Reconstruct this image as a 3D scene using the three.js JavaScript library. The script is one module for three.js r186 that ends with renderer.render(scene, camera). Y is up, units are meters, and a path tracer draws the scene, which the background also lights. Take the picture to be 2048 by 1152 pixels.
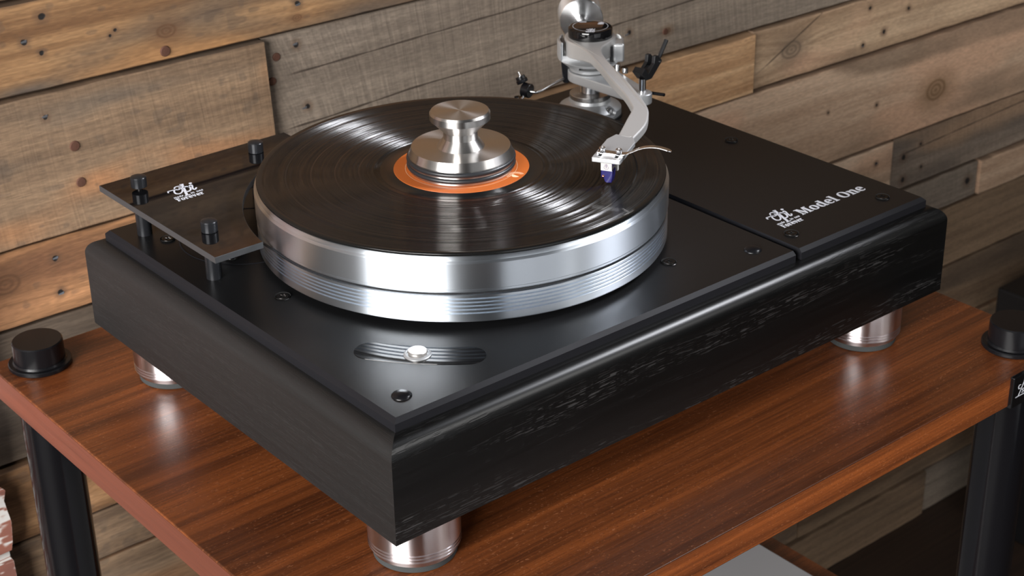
import * as THREE from 'three';
import { mergeGeometries } from 'three/addons/utils/BufferGeometryUtils.js';
import { RoundedBoxGeometry } from 'three/addons/geometries/RoundedBoxGeometry.js';
import { RectAreaLightUniformsLib } from 'three/addons/lights/RectAreaLightUniformsLib.js';
import { FontLoader } from 'three/addons/loaders/FontLoader.js';
import { TextGeometry } from 'three/addons/geometries/TextGeometry.js';
import { Brush, Evaluator, SUBTRACTION, INTERSECTION } from 'three-bvh-csg';

// ---------------------------------------------------------------- camera, lights, exposure
const scene = new THREE.Scene();
const camera = new THREE.PerspectiveCamera(19.28, 2048 / 1152, 0.05, 30);
camera.position.set(-0.4925, 0.6119, 0.7226);
camera.rotation.set(-0.4622, -0.6839, -0.0187, 'YXZ');
camera.focus = 1.1;
camera.userData.fStop = 21;
scene.add(camera);
scene.background = new THREE.Color(0x000000);

const renderer = new THREE.WebGLRenderer({ antialias: true });
renderer.toneMapping = THREE.LinearToneMapping;
renderer.toneMappingExposure = 0.92;
renderer.shadowMap.enabled = true;
RectAreaLightUniformsLib.init();
// soft boxes: [azimuth deg from +z, distance, centre height, width, height, nits, tilt target y]
const LIGHT_TARGET = new THREE.Vector3(0.25, 0.02, -0.2);
const SOFTBOXES = [
  { az: -68, dist: 3.4, y: 1.1, w: 2.3, h: 1.4, nits: 32, color: 0xfcfaf8, label: 'large studio softbox standing to the left of the rack, out of frame' },
  { az: 27, dist: 1.9, y: 0.95, w: 0.8, h: 0.6, nits: 3.6, color: 0xfbfaf8, label: 'square studio softbox standing in front of the rack, out of frame' },
];
// snooted spots on the record: [azimuth deg, distance, height, candela, cone half angle]
const SPOTS = [{ az: 57, dist: 1.55, y: 1.5, cd: 11, cone: 0.13 }, { az: 69, dist: 1.55, y: 1.5, cd: 11, cone: 0.13 }];

// ---------------------------------------------------------------- helpers
const used = {};
function numbered(n) { used[n] = (used[n] ?? -1) + 1; return used[n] ? `${n}_${String(used[n]).padStart(3, '0')}` : n; }
function shade(o) { o.traverse((c) => { if (c.isMesh) { c.castShadow = true; c.receiveShadow = true; } }); }
function thing(name, label, category, group) {
  const o = new THREE.Group(); o.name = numbered(name); o.userData = { label, category };
  if (group) o.userData.group = group;
  scene.add(o); return o;
}
function part(name, geo, mat, parent, label) {
  const m = new THREE.Mesh(Array.isArray(geo) ? merge(geo) : geo, mat);
  m.name = numbered(name); m.castShadow = m.receiveShadow = true;
  if (label) m.userData.label = label;
  parent.add(m); return m;
}
function struct(name, geo, mat) { const m = part(name, geo, mat, scene); m.userData.kind = 'structure'; return m; }
function merge(list) {
  return mergeGeometries(list.map((g) => {
    const q = g.index ? g.toNonIndexed() : g.clone();
    for (const k of Object.keys(q.attributes)) if (!['position', 'normal', 'uv'].includes(k)) q.deleteAttribute(k);
    q.clearGroups(); return q;
  }));
}
function rng(s) { return () => { s |= 0; s = (s + 0x6d2b79f5) | 0; let t = Math.imul(s ^ (s >>> 15), 1 | s); t = (t + Math.imul(t ^ (t >>> 7), 61 | t)) ^ t; return ((t ^ (t >>> 14)) >>> 0) / 4294967296; }; }
const PERM = new Float32Array(65536); { const r = rng(77); for (let i = 0; i < 65536; i++) PERM[i] = r(); }
function hash(i, j) { return PERM[((i * 374761393 + j * 668265263) ^ ((i * 1274126177) >>> 13)) & 65535]; }
function n2(x, y) {
  const i = Math.floor(x), j = Math.floor(y); let a = x - i, b = y - j; a = a * a * (3 - 2 * a); b = b * b * (3 - 2 * b);
  const p = hash(i, j), q = hash(i + 1, j), r = hash(i, j + 1), s = hash(i + 1, j + 1);
  return p + (q - p) * a + (r - p + (p - q - r + s) * a) * b;
}
const fbm = (x, y) => 0.55 * n2(x, y) + 0.3 * n2(x * 2.1 + 31, y * 2.1 + 17) + 0.15 * n2(x * 4.3 + 7, y * 4.3 + 53);
const clamp = (x, a = 0, b = 1) => Math.min(b, Math.max(a, x));
const sm = (a, b, x) => { const t = clamp((x - a) / (b - a)); return t * t * (3 - 2 * t); };
const mix = (a, b, t) => a + (b - a) * t;
const mix3 = (a, b, t) => [mix(a[0], b[0], t), mix(a[1], b[1], t), mix(a[2], b[2], t)];
function texture(w, h, f, srgb = true) {
  const d = new Uint8Array(w * h * 4);
  for (let j = 0, k = 0; j < h; j++) for (let i = 0; i < w; i++, k += 4) {
    const c = f((i + 0.5) / w, (j + 0.5) / h);
    if (c.length) { d[k] = clamp(c[0], 0, 255); d[k + 1] = clamp(c[1], 0, 255); d[k + 2] = clamp(c[2], 0, 255); } else d[k] = d[k + 1] = d[k + 2] = 0;
    d[k + 3] = 255;
  }
  const t = new THREE.DataTexture(d, w, h); t.magFilter = t.minFilter = THREE.LinearFilter; t.wrapS = t.wrapT = THREE.RepeatWrapping;
  if (srgb) t.colorSpace = THREE.SRGBColorSpace;
  t.needsUpdate = true; return t;
}
const std = (o) => new THREE.MeshStandardMaterial(o);
const phys = (o) => new THREE.MeshPhysicalMaterial(o);

// a turned body with crisp edges: profile [[r, y], ...]; uv u runs round the axis
function lathe(profile, seg = 96, crease = 32) {
  const n = profile.length, pos = [], nor = [], uv = [], idx = [];
  const segs = []; let total = 0;
  for (let i = 0; i < n - 1; i++) {
    const dr = profile[i + 1][0] - profile[i][0], dy = profile[i + 1][1] - profile[i][1], l = Math.hypot(dr, dy) || 1e-9;
    segs.push({ nr: dy / l, ny: -dr / l, l, s: total }); total += l;
  }
  const cosC = Math.cos((crease * Math.PI) / 180);
  const blend = (a, b) => { if (!b || a.nr * b.nr + a.ny * b.ny < cosC) return [a.nr, a.ny]; const x = a.nr + b.nr, y = a.ny + b.ny, l = Math.hypot(x, y); return [x / l, y / l]; };
  for (let i = 0; i < n - 1; i++) {
    const base = pos.length / 3, A = blend(segs[i], segs[i - 1]), B = blend(segs[i], segs[i + 1]);
    for (let k = 0; k <= seg; k++) {
      const t = (k / seg) * Math.PI * 2, s = Math.sin(t), c = Math.cos(t);
      for (const [P, N, v] of [[profile[i], A, segs[i].s], [profile[i + 1], B, segs[i].s + segs[i].l]]) {
        pos.push(P[0] * s, P[1], P[0] * c); nor.push(N[0] * s, N[1], N[0] * c); uv.push(k / seg, v / total);
      }
    }
    for (let k = 0; k < seg; k++) {
      const a = base + 2 * k;
      if (profile[i][0] > 1e-9) idx.push(a, a + 2, a + 1);
      if (profile[i + 1][0] > 1e-9) idx.push(a + 1, a + 2, a + 3);
    }
  }
  const g = new THREE.BufferGeometry();
  g.setAttribute('position', new THREE.Float32BufferAttribute(pos, 3)); g.setAttribute('normal', new THREE.Float32BufferAttribute(nor, 3));
  g.setAttribute('uv', new THREE.Float32BufferAttribute(uv, 2)); g.setIndex(idx); return g;
}
const at = (g, x, y, z) => g.translate(x, y, z);
// extruded outline given in plan ([x, z] points, y up)
function slab(pts, y0, y1, bevel = 0.0004, holes = [], steps = 3) {
  const mk = (P, C) => { const s = new C(); P.forEach(([x, z], i) => (i ? s.lineTo(x, -z) : s.moveTo(x, -z))); s.closePath(); return s; };
  const s = mk(pts, THREE.Shape); for (const h of holes) s.holes.push(mk(h, THREE.Path));
  const g = new THREE.ExtrudeGeometry(s, { depth: y1 - y0 - 2 * bevel, bevelEnabled: bevel > 0, bevelThickness: bevel, bevelSize: bevel, bevelOffset: -bevel, bevelSegments: steps, curveSegments: 24 });
  g.rotateX(-Math.PI / 2); g.translate(0, y0 + bevel, 0); return g;
}
// outline in the x-y plane extruded along z
function profileBar(pts, z0, z1, bevel = 0.0003) {
  const s = new THREE.Shape(); pts.forEach(([x, y], i) => (i ? s.lineTo(x, y) : s.moveTo(x, y))); s.closePath();
  const g = new THREE.ExtrudeGeometry(s, { depth: z1 - z0 - 2 * bevel, bevelEnabled: bevel > 0, bevelThickness: bevel, bevelSize: bevel, bevelOffset: -bevel, bevelSegments: 2 });
  g.translate(0, 0, z0 + bevel); return g;
}
function spline(pts, n = 60, closed = false) { return new THREE.CatmullRomCurve3(pts.map((p) => new THREE.Vector3(p[0], p[1], p[2] ?? 0)), closed, 'centripetal').getPoints(n); }
function tube(pts, r, n = 40, rad = 14, smooth = true) {
  const c = smooth ? new THREE.CatmullRomCurve3(pts.map((p) => new THREE.Vector3(...p)), false, 'centripetal') : new THREE.LineCurve3(new THREE.Vector3(...pts[0]), new THREE.Vector3(...pts[1]));
  return new THREE.TubeGeometry(c, n, r, rad, false);
}
function rod(a, b, r0, r1 = r0, seg = 24) {
  const A = new THREE.Vector3(...a), B = new THREE.Vector3(...b), d = B.clone().sub(A);
  const g = new THREE.CylinderGeometry(r1, r0, d.length(), seg); g.translate(0, d.length() / 2, 0);
  g.applyQuaternion(new THREE.Quaternion().setFromUnitVectors(new THREE.Vector3(0, 1, 0), d.normalize())); g.translate(A.x, A.y, A.z); return g;
}
// along: turn a y-axis turned body so that its axis runs along dir, then move it
function aim(g, dir, p) { g.applyQuaternion(new THREE.Quaternion().setFromUnitVectors(new THREE.Vector3(0, 1, 0), new THREE.Vector3(...dir).normalize())); g.translate(...p); return g; }
const circle = (cx, cz, r, n = 40, a0 = 0, a1 = Math.PI * 2) => Array.from({ length: n }, (_, i) => { const t = a0 + ((a1 - a0) * i) / n; return [cx + r * Math.cos(t), cz + r * Math.sin(t)]; });
const ev = new Evaluator(); ev.useGroups = false; ev.attributes = ['position', 'normal', 'uv'];
function csg(a, b, op) { const A = new Brush(a), B = new Brush(b); A.updateMatrixWorld(); B.updateMatrixWorld(); return ev.evaluate(A, B, op).geometry; }

// ---------------------------------------------------------------- wood
const woodBump = new Map();
function wood(o) {
  const { L, H, seed } = o, w = o.w ?? 2048, h = o.h ?? 256, sx = seed * 17.3, sy = seed * 5.7;
  const bump = new Uint8Array(w * h);
  let k = 0;
  const col = texture(w, h, (u, v) => {
    const x = u * L, y = v * H;
    let yy = y + (o.warp ?? 0.010) * (n2(x * 3 + sx, y * 9 + sy) - 0.5), kd = 9, kr = 1;
    for (const q of o.knots ?? []) {
      const dx = (x - q[0]) / 1.5, dy = y - q[1], d = Math.hypot(dx, dy) / q[2];
      yy += Math.sign(dy) * q[2] * 0.9 * Math.exp(-d * d * 0.16) ; if (d < kd) { kd = d; kr = q[2]; }
    }
    const ring = fbm(x * 1.5 + sx, yy * (o.rings ?? 70) + sy), fine = n2(x * 16 + sx, yy * 560 + sy), finer = n2(x * 45 + sx, yy * 1700);
    let t = clamp(0.5 + (ring - 0.5) * 1.5 * (o.contrast ?? 1) + (fine - 0.5) * 0.35 + (finer - 0.5) * 0.22);
    let c = mix3(o.dark, o.light, t);
    const p1 = fbm(x * 5 + sx + 40, y * 11 + sy), p2 = fbm(x * 14 + sx, y * 30 + sy + 70);
    if (o.warm) c = mix3(c, o.warm, 0.75 * sm(0.52, 0.72, p1));
    if (o.stain) c = mix3(c, o.stain, (o.stainAmount ?? 0.6) * sm(0.5, 0.75, fbm(x * 4 + sx + 9, y * 16 + sy + 3)) * (0.4 + 0.9 * p2));
    if (o.spots) { const s = sm(0.70, 0.80, n2(x * 90 + sx, y * 160 + sy) * 0.7 + 0.3 * n2(x * 22, y * 44 + sy)); c = mix3(c, o.spots, 0.28 * s); }
    let b = 150 + 60 * (fine - 0.5) + 40 * (finer - 0.5);
    if (o.saw) { const s = n2(x * 620 + y * 60 + 40 * n2(x * 5, y * 5), y * 14 + sy) - 0.5 + 0.7 * (n2(x * 1500 + y * 100, y * 40) - 0.5), f = 1 + o.saw * 0.11 * s; c = [c[0] * f, c[1] * f, c[2] * f]; b += 60 * o.saw * s; }
    { const f = 0.93 + 0.14 * n2(x * 210 + sx, y * 900 + sy); c = [c[0] * f, c[1] * f, c[2] * f]; }
    if (kd < 3) {
      const e = sm(1.15, 0.8, kd), ringy = 0.5 + 0.5 * Math.sin(kd * 16 + 3 * n2(x * 60, y * 60));
      c = mix3(c, o.knot ?? [92, 62, 40], 0.8 * e * (0.55 + 0.45 * ringy) + 0.28 * sm(2.6, 1, kd) * (1 - e)); b -= 30 * e * ringy;
    }
    for (const q of o.cracks ?? []) {
      const yc = q[1] + q[3] * (x - q[0]) + 0.003 * (n2(x * 9 + sx, q[1] * 99) - 0.5), inside = sm(q[0], q[0] + 0.03, x) * sm(q[2], q[2] - 0.05, x);
      const e = inside * sm(0.0013 * (0.4 + n2(x * 60, 3)), 0.0002, Math.abs(y - yc)); c = mix3(c, [44, 34, 27], 0.75 * e); b -= 90 * e;
    }
    for (const q of o.holes ?? []) { const d = Math.hypot(x - q[0], y - q[1]) / q[2] + 0.35 * (n2(x * 400, y * 400) - 0.5), e = sm(1.15, 0.75, d), halo = sm(3.4, 1, d); c = mix3(mix3(c, [88, 66, 50], 0.45 * halo), [24, 19, 17], e); b -= 120 * e; }
    const edge = Math.min(y, H - y); c = mix3(c, [70, 52, 38], 0.4 * sm(0.003 * n2(x * 40 + sx, 9), 0, edge));
    bump[k++] = clamp(b, 0, 255);
    return c;
  });
  const bt = texture(w, h, (u, v) => { const g = bump[Math.floor(v * h) * w + Math.floor(u * w)]; return [g, g, g]; }, false);
  return std({ map: col, bumpMap: bt, bumpScale: o.bump ?? 0.0006, roughness: o.rough ?? 0.8 });
}
// a plank: top and bottom edges may run out of level, faces towards +z
const NOTCH = (x) => 0.0009 * (n2(x * 70, 3.3) - 0.5) + 0.0006 * (n2(x * 260, 8.1) - 0.5);
function plankGeo(x0, x1, top, bot, zf, zb, seed = 0, slope = -0.0095, lean = 0) {
  const N = Math.max(6, Math.round((x1 - x0) / 0.02)), pos = [], uv = [], idx = [], c = 0.0013;
  const M = 6;
  for (let i = 0; i <= N; i++) {
    const end = i === 0 ? 0.0011 : i === N ? 0.0011 : 0;
    for (let m = 0; m < M; m++) {
      const xl = x0 + ((x1 - x0) * i) / N;
      const yT = top + slope * xl + NOTCH(xl + seed) * (i && i < N ? 1 : 1), yB = bot + slope * xl + NOTCH(xl + seed + 50);
      const P = [[yB, zb], [yB, zf - c], [yB + c, zf - end], [yT - c, zf - end], [yT, zf - c], [yT, zb]][m];
      const x = xl + lean * (P[0] - top);
      pos.push(x, P[0], P[1]); uv.push(i / N, (P[0] - yB) / (yT - yB));
    }
  }
  for (let i = 0; i < N; i++) for (let m = 0; m < M - 1; m++) { const a = i * M + m; idx.push(a, a + M, a + 1, a + 1, a + M, a + M + 1); }
  for (const [o, f] of [[0, 1], [N * M, 0]]) for (let m = 1; m < M - 1; m++) f ? idx.push(o, o + m, o + m + 1) : idx.push(o, o + m + 1, o + m);
  let g = new THREE.BufferGeometry();
  g.setAttribute('position', new THREE.Float32BufferAttribute(pos, 3)); g.setAttribute('uv', new THREE.Float32BufferAttribute(uv, 2)); g.setIndex(idx);
  g = g.toNonIndexed(); g.computeVertexNormals(); return g;
}

// ---------------------------------------------------------------- materials
const M = {};
M.alu = phys({ color: new THREE.Color().setRGB(0.80, 0.86, 0.93), metalness: 1, roughness: 0.35, anisotropy: 0.97, anisotropyRotation: Math.PI / 2 });
M.steel = phys({ color: new THREE.Color().setRGB(0.62, 0.60, 0.58), metalness: 1, roughness: 0.28, anisotropy: 0.8, anisotropyRotation: Math.PI / 2 });
M.button = phys({ color: new THREE.Color().setRGB(0.52, 0.50, 0.48), metalness: 0.9, roughness: 0.42 });
M.footAlu = phys({ color: new THREE.Color().setRGB(0.80, 0.76, 0.77), metalness: 1, roughness: 0.29, anisotropy: 0.95, anisotropyRotation: Math.PI / 2 });
M.turned = phys({ color: new THREE.Color().setRGB(0.82, 0.83, 0.84), metalness: 1, roughness: 0.27, anisotropy: 0.95, anisotropyRotation: Math.PI / 2 });
M.chrome = std({ color: new THREE.Color().setRGB(0.75, 0.75, 0.76), metalness: 1, roughness: 0.14 });
M.silver = std({ color: new THREE.Color().setRGB(0.52, 0.53, 0.54), metalness: 0.7, roughness: 0.4 });
M.silverGrain = (() => { const t = texture(256, 256, (u, v) => { const g = 120 + 110 * (n2(u * 170, v * 170) - 0.5) + 60 * (n2(u * 90, v * 90) - 0.5); return [g, g, g]; }, false); t.repeat.set(25, 25); return std({ color: new THREE.Color().setRGB(0.48, 0.47, 0.46), metalness: 0.6, roughness: 0.46, bumpMap: t, bumpScale: 0.00006 }); })();
M.plate = (() => { const t = texture(512, 512, (u, v) => { const g = 128 + 90 * (n2(u * 300, v * 300) - 0.5); return [g, g, g]; }, false); t.repeat.set(8, 8); return phys({ color: new THREE.Color().setRGB(0.006, 0.006, 0.0065), roughness: 0.33, specularIntensity: 0.68, ior: 1.55, bumpMap: t, bumpScale: 0.00001 }); })();
M.plateEdge = phys({ color: new THREE.Color().setRGB(0.009, 0.009, 0.011), roughness: 0.5, specularIntensity: 0.4 });
M.gloss = phys({ color: new THREE.Color().setRGB(0.004, 0.004, 0.0045), roughness: 0.04, ior: 1.5 });
M.blackMetal = phys({ color: new THREE.Color().setRGB(0.02, 0.021, 0.024), metalness: 0.5, roughness: 0.3, anisotropy: 0.7, anisotropyRotation: Math.PI / 2 });
M.blackPlastic = std({ color: new THREE.Color().setRGB(0.008, 0.008, 0.009), roughness: 0.42 });
M.blackSatin = phys({ color: new THREE.Color().setRGB(0.005, 0.005, 0.006), roughness: 0.25, specularIntensity: 0.6 });
M.rubber = std({ color: new THREE.Color().setRGB(0.033, 0.036, 0.036), roughness: 0.85 });
M.oring = std({ color: new THREE.Color().setRGB(0.013, 0.014, 0.016), roughness: 0.36 });
M.screw = std({ color: new THREE.Color().setRGB(0.03, 0.028, 0.027), metalness: 0.9, roughness: 0.28 });
M.void = std({ color: new THREE.Color().setRGB(0.002, 0.002, 0.002), roughness: 0.9 });
M.print = std({ color: new THREE.Color().setRGB(0.56, 0.57, 0.62), roughness: 0.55 });
M.white = std({ color: new THREE.Color().setRGB(0.46, 0.45, 0.425), roughness: 0.5 });
M.orange = std({ color: new THREE.Color().setRGB(0.44, 0.100, 0.013), roughness: 0.5 });
M.labelPrint = std({ color: new THREE.Color().setRGB(0.80, 0.55, 0.36), roughness: 0.5 });

// ---------------------------------------------------------------- the room
const XC0 = 0.212, ZC0 = -0.198;
const FLOOR = -0.855, WALLZ = -0.555, CEIL = 2.5, XL = -4.4, XR = 3.4, ZF = 3.6;
const roomPaint = (() => { const t = texture(256, 256, (u, v) => { const g = 74 + 12 * (fbm(u * 30, v * 30) - 0.5); return [g * 0.97, g * 0.985, g]; }); t.repeat.set(3, 3); return std({ map: t, roughness: 0.9 }); })();
const floorMat = (() => { const t = texture(1024, 512, (u, v) => { const g = 0.7 + 0.5 * fbm(u * 6, v * 160); return [50 * g, 36 * g, 27 * g]; }); t.repeat.set(2, 6); return std({ map: t, roughness: 0.6 }); })();
const box = (x0, x1, y0, y1, z0, z1) => { const g = new THREE.BoxGeometry(x1 - x0, y1 - y0, z1 - z0); g.translate((x0 + x1) / 2, (y0 + y1) / 2, (z0 + z1) / 2); return g; };
struct('floor', box(XL - 0.1, XR + 0.1, FLOOR - 0.1, FLOOR, -0.7, ZF + 0.1), floorMat);
struct('ceiling', box(XL - 0.1, XR + 0.1, CEIL, CEIL + 0.1, -0.7, ZF + 0.1), roomPaint);
struct('wall_left', box(XL - 0.1, XL, FLOOR, CEIL, -0.7, ZF), roomPaint);
struct('wall_right', box(XR, XR + 0.1, FLOOR, CEIL, -0.7, ZF), roomPaint);
struct('wall_front', box(XL - 0.1, XR + 0.1, FLOOR, CEIL, ZF, ZF + 0.1), roomPaint);

// the plank wall
const coreWood = std({ color: new THREE.Color().setRGB(0.02, 0.015, 0.011), roughness: 0.9 });
const wallBack = struct('wall_back', box(XL, XR, FLOOR, CEIL, -0.7, -0.578), coreWood);
const ROW = [0.30, 0.2175, 0.1390, 0.0080, -0.0665, -0.1965, -0.2760, -0.3305, -0.425, -0.52, -0.60, -0.685, -0.765, -0.846];
const G = 0.0020;                                                       // half the joint between two rows
const plankMeshes = [];
function plank(row, x0, x1, proud, mat, lean = 0, rowTo = row + 1, dy = [0, 0]) {
  const m = part('plank', plankGeo(x0 + 0.0007, x1 - 0.0007, ROW[row] - G + dy[0], ROW[rowTo] + G + dy[1], WALLZ + proud, -0.579, plankMeshes.length * 3.7, -0.0095, lean), mat, wallBack);
  plankMeshes.push(m); return m;
}
const C = {
  orange: { dark: [112, 80, 52], light: [172, 134, 94], warm: [174, 126, 80], stain: [88, 77, 68], spots: [82, 68, 58] },
  tan: { dark: [104, 84, 66], light: [155, 128, 101], warm: [178, 122, 80], stain: [88, 82, 76], spots: [84, 73, 64] },
  grey: { dark: [110, 98, 87], light: [148, 134, 119], stain: [92, 81, 71] },
  pale: { dark: [174, 143, 117], light: [220, 191, 164], warm: [208, 166, 136], stain: [134, 112, 92] },
  blond: { dark: [172, 130, 92], light: [222, 182, 140] },
};
const shift = (x0, yb, list, f = (q) => q) => list.map((q) => [q[0] - x0, q[1] - yb, ...q.slice(2)]);
const planks = {};
// row 0 (only a corner of it shows)
plank(0, -0.55, 0.7, 0.000, wood({ ...C.tan, L: 1.25, H: 0.082, seed: 1, w: 512, h: 64 }));
// row 1: the knotty orange board along the top left
planks.topOrange = plank(1, -0.35, 0.98, 0.004, wood({ ...C.orange, stainAmount: 0.95, contrast: 1.15, L: 1.33, H: 0.0785, seed: 2,
  knots: shift(-0.35, 0.139, [[0.168, 0.166, 0.0075], [0.30, 0.150, 0.004]]), holes: shift(-0.35, 0.139, [[0.0579, 0.2034, 0.0032], [0.1206, 0.1772, 0.0014], [0.0394, 0.1845, 0.0027], [0.0531, 0.1718, 0.0020], [0.1154, 0.173, 0.0014], [0.3017, 0.1640, 0.0026]]),
  cracks: shift(-0.35, 0.139, [[0.0, 0.2, 0.30, -0.02], [-0.02, 0.186, 0.14, 0.01]]) }), 0, 2, [0, 0]);
plank(1, 0.98, 2.1, 0, wood({ ...C.grey, L: 1.1, H: 0.0785, seed: 3, w: 512, h: 64 }));
// row 2
planks.leftTan = plank(2, -0.45, 0.2635, 0.006, wood({ ...C.tan, warp: 0.004, saw: 0.6, stainAmount: 0.7, rings: 40, contrast: 0.8, L: 0.7135, H: 0.131, seed: 4, h: 384, w: 2048,
  holes: shift(-0.45, 0.008, [[0.047, 0.1187, 0.0022]]) }), -0.042);
planks.grey = plank(2, 0.2645, 1.75, -0.004, wood({ ...C.grey, warp: 0.003, saw: 1, contrast: 0.6, stainAmount: 0.35, rings: 60, L: 1.4855, H: 0.131, seed: 5, h: 384, w: 2048,
  cracks: shift(0.2645, 0.008, [[0.27, 0.044, 0.60, 0.035], [0.28, 0.098, 0.46, 0.03], [0.78, 0.075, 1.0, -0.03]]), knots: shift(0.2645, 0.008, [[0.775, 0.036, 0.004]]), holes: shift(0.2645, 0.008, [[0.3005, 0.1250, 0.0026], [0.3055, 0.0616, 0.0026], [0.7181, 0.046, 0.0026]]) }), -0.042);
// row 3
planks.leftOrange = plank(3, -0.45, 0.36, 0.000, wood({ ...C.orange, light: [190, 138, 96], stain: [110, 74, 52], L: 0.81, H: 0.0745, seed: 6,
  knots: shift(-0.45, -0.0665, [[-0.008, -0.022, 0.011]]), cracks: shift(-0.45, -0.0665, [[-0.05, -0.02, 0.02, -0.3]]), holes: shift(-0.45, -0.0665, [[0.0403, -0.0110, 0.0027], [0.0409, -0.0455, 0.0027]]) }));
planks.blond = plank(3, 0.362, 0.917, 0.004, wood({ ...C.blond, contrast: 1.2, rings: 90, L: 0.555, H: 0.0745, seed: 7 }), 0, 4, [-0.001, -0.0015]);
planks.knotty = plank(3, 0.919, 1.9, -0.002, wood({ ...C.pale, dark: [156, 128, 101], light: [210, 180, 148], L: 0.981, H: 0.0745, seed: 8, knot: [104, 88, 74], knots: shift(0.919, -0.0665, [[0.985, -0.029, 0.013]]),
  holes: shift(0.919, -0.0665, [[1.1264, -0.0045, 0.0022], [1.157, -0.0435, 0.0030], [1.1179, -0.053, 0.0022], [1.2029, -0.021, 0.0024]]), cracks: shift(0.919, -0.0665, [[0.92, -0.05, 0.98, 0.5]]) }));
// row 4
planks.darkLeft = plank(4, -0.45, 0.42, -0.003, wood({ dark: [72, 60, 49], light: [112, 97, 82], stain: [52, 45, 39], L: 0.87, H: 0.13, seed: 9, w: 1024 }));
planks.wideTan = plank(4, 0.422, 1.95, 0.001, wood({ ...C.pale, contrast: 0.8, rings: 38, stainAmount: 0.8, L: 1.528, H: 0.13, seed: 10, h: 384, knot: [112, 84, 56], knots: shift(0.422, -0.1965, [[1.272, -0.146, 0.016]]),
  holes: shift(0.422, -0.1965, [[1.1512, -0.1378, 0.0022], [1.0571, -0.125, 0.0016]]) }));
// row 5
plank(5, -0.45, 0.5, 0.002, wood({ ...C.orange, light: [176, 136, 98], contrast: 0.7, L: 0.95, H: 0.0795, seed: 11, w: 1024 }));
planks.shortTan = plank(5, 0.502, 1.1945, 0.001, wood({ ...C.pale, L: 0.6925, H: 0.0795, seed: 12, w: 1024, holes: shift(0.502, -0.276, [[1.1612, -0.22, 0.0024]]) }));
planks.shortGrey = plank(5, 1.1985, 2.0, -0.003, wood({ dark: [118, 103, 90], light: [166, 149, 132], stain: [96, 86, 78], warm: [164, 132, 104], saw: 0.6, L: 0.80, H: 0.0795, seed: 13, w: 1024, holes: shift(1.1985, -0.276, [[1.2562, -0.2179, 0.0022], [1.2614, -0.2536, 0.0022], [1.2213, -0.2287, 0.004], [1.2238, -0.263, 0.004]]), cracks: shift(1.1985, -0.276, [[1.2, -0.225, 1.42, 0.05]]) }));
// row 6
plank(6, -0.45, 0.55, -0.001, wood({ ...C.tan, L: 1, H: 0.0545, seed: 14, w: 1024, h: 128, warm: [150, 116, 84] }));
plank(6, 0.552, 1.392, -0.002, wood({ ...C.grey, L: 0.84, H: 0.0545, seed: 15, w: 1024, h: 128, saw: 0.5, holes: shift(0.552, -0.3305, [[1.3705, -0.3022, 0.0052]]) }));
plank(6, 1.394, 2.1, 0.002, wood({ ...C.pale, L: 0.706, H: 0.0545, seed: 16, w: 512, h: 128 }));
// rows 7 to 12 run to the floor behind the rack
const lowWoods = [wood({ ...C.tan, L: 0.9, H: 0.09, seed: 17, w: 1024, h: 128 }), wood({ ...C.orange, L: 0.9, H: 0.09, seed: 18, w: 1024, h: 128 }), wood({ ...C.grey, L: 0.9, H: 0.09, seed: 19, w: 1024, h: 128 }), wood({ dark: [96, 76, 58], light: [140, 116, 92], stain: [70, 58, 48], L: 0.9, H: 0.09, seed: 20, w: 1024, h: 128, holes: [[0.35, 0.05, 0.005], [0.55, 0.02, 0.005]] })];
[[[-0.45, 0.7, 0], [0.7, 1.62, 3], [1.62, 2.2, 0]], [[-0.45, 0.35, 3], [0.35, 1.28, 2], [1.28, 2.2, 3]], [[-0.45, 0.9, 1], [0.9, 2.2, 0]], [[-0.45, 0.6, 2], [0.6, 1.5, 3], [1.5, 2.2, 0]], [[0.2, 1.06, 0], [1.06, 2.2, 3]], [[0.2, 1.345, 3], [1.345, 2.2, 2]]].forEach((r, i) => r.forEach(([a, b, m], k) => plank(7 + i, a, b, ((i * 3 + k * 5) % 4) * 0.0015 - 0.003, lowWoods[m])));
// rows above the frame, seen only as reflections in the black plates and the record
{ const top = [0.302, 0.385, 0.48, 0.575, 0.66, 0.76, 0.86]; ROW.push(...top); }
for (let i = 0; i < 6; i++) { const b = ROW.length - 7 + i; [[-0.5, 0.4 + 0.13 * ((i * 2) % 3)], [0.4 + 0.13 * ((i * 2) % 3), 2.0]].forEach(([a, c], k) => plank(b + 1, a, c, ((i + k) % 3) * 0.0015, lowWoods[(i * 2 + k) % 4], 0, b)); }

// nails: their heads sit in the boards
const rust = std({ color: new THREE.Color().setRGB(0.105, 0.045, 0.028), roughness: 0.8, metalness: 0.2 });
const brightNail = std({ color: new THREE.Color().setRGB(0.42, 0.45, 0.50), roughness: 0.35, metalness: 0.8 });
const nailHead = lathe([[0.0046, -0.002], [0.0046, 0.0003], [0.0040, 0.0010], [0, 0.0012]], 18);
const cutNail = (() => { const q = new THREE.Shape(); q.absarc(0, 0, 0.0026, Math.PI * 1.05, Math.PI * 2.1, false); q.closePath(); const g = new THREE.ExtrudeGeometry(q, { depth: 0.0004, bevelEnabled: false, curveSegments: 10 }); g.rotateX(0.25); g.translate(0, 0, -0.0002); return g; })();
nailHead.rotateX(Math.PI / 2);
function nail(p, x, y, kind, s = 1) {
  const front = p.geometry.boundingBox ?? (p.geometry.computeBoundingBox(), p.geometry.boundingBox);
  const m = part('nail', kind ? cutNail : nailHead, kind ? brightNail : rust, p); m.position.set(x, y, front.max.z + 0.0002); m.scale.setScalar(s);
}
nail(planks.leftTan, 0.0695, 0.086, 0); nail(planks.leftTan, 0.0707, 0.0525, 0, 0.95);
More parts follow.
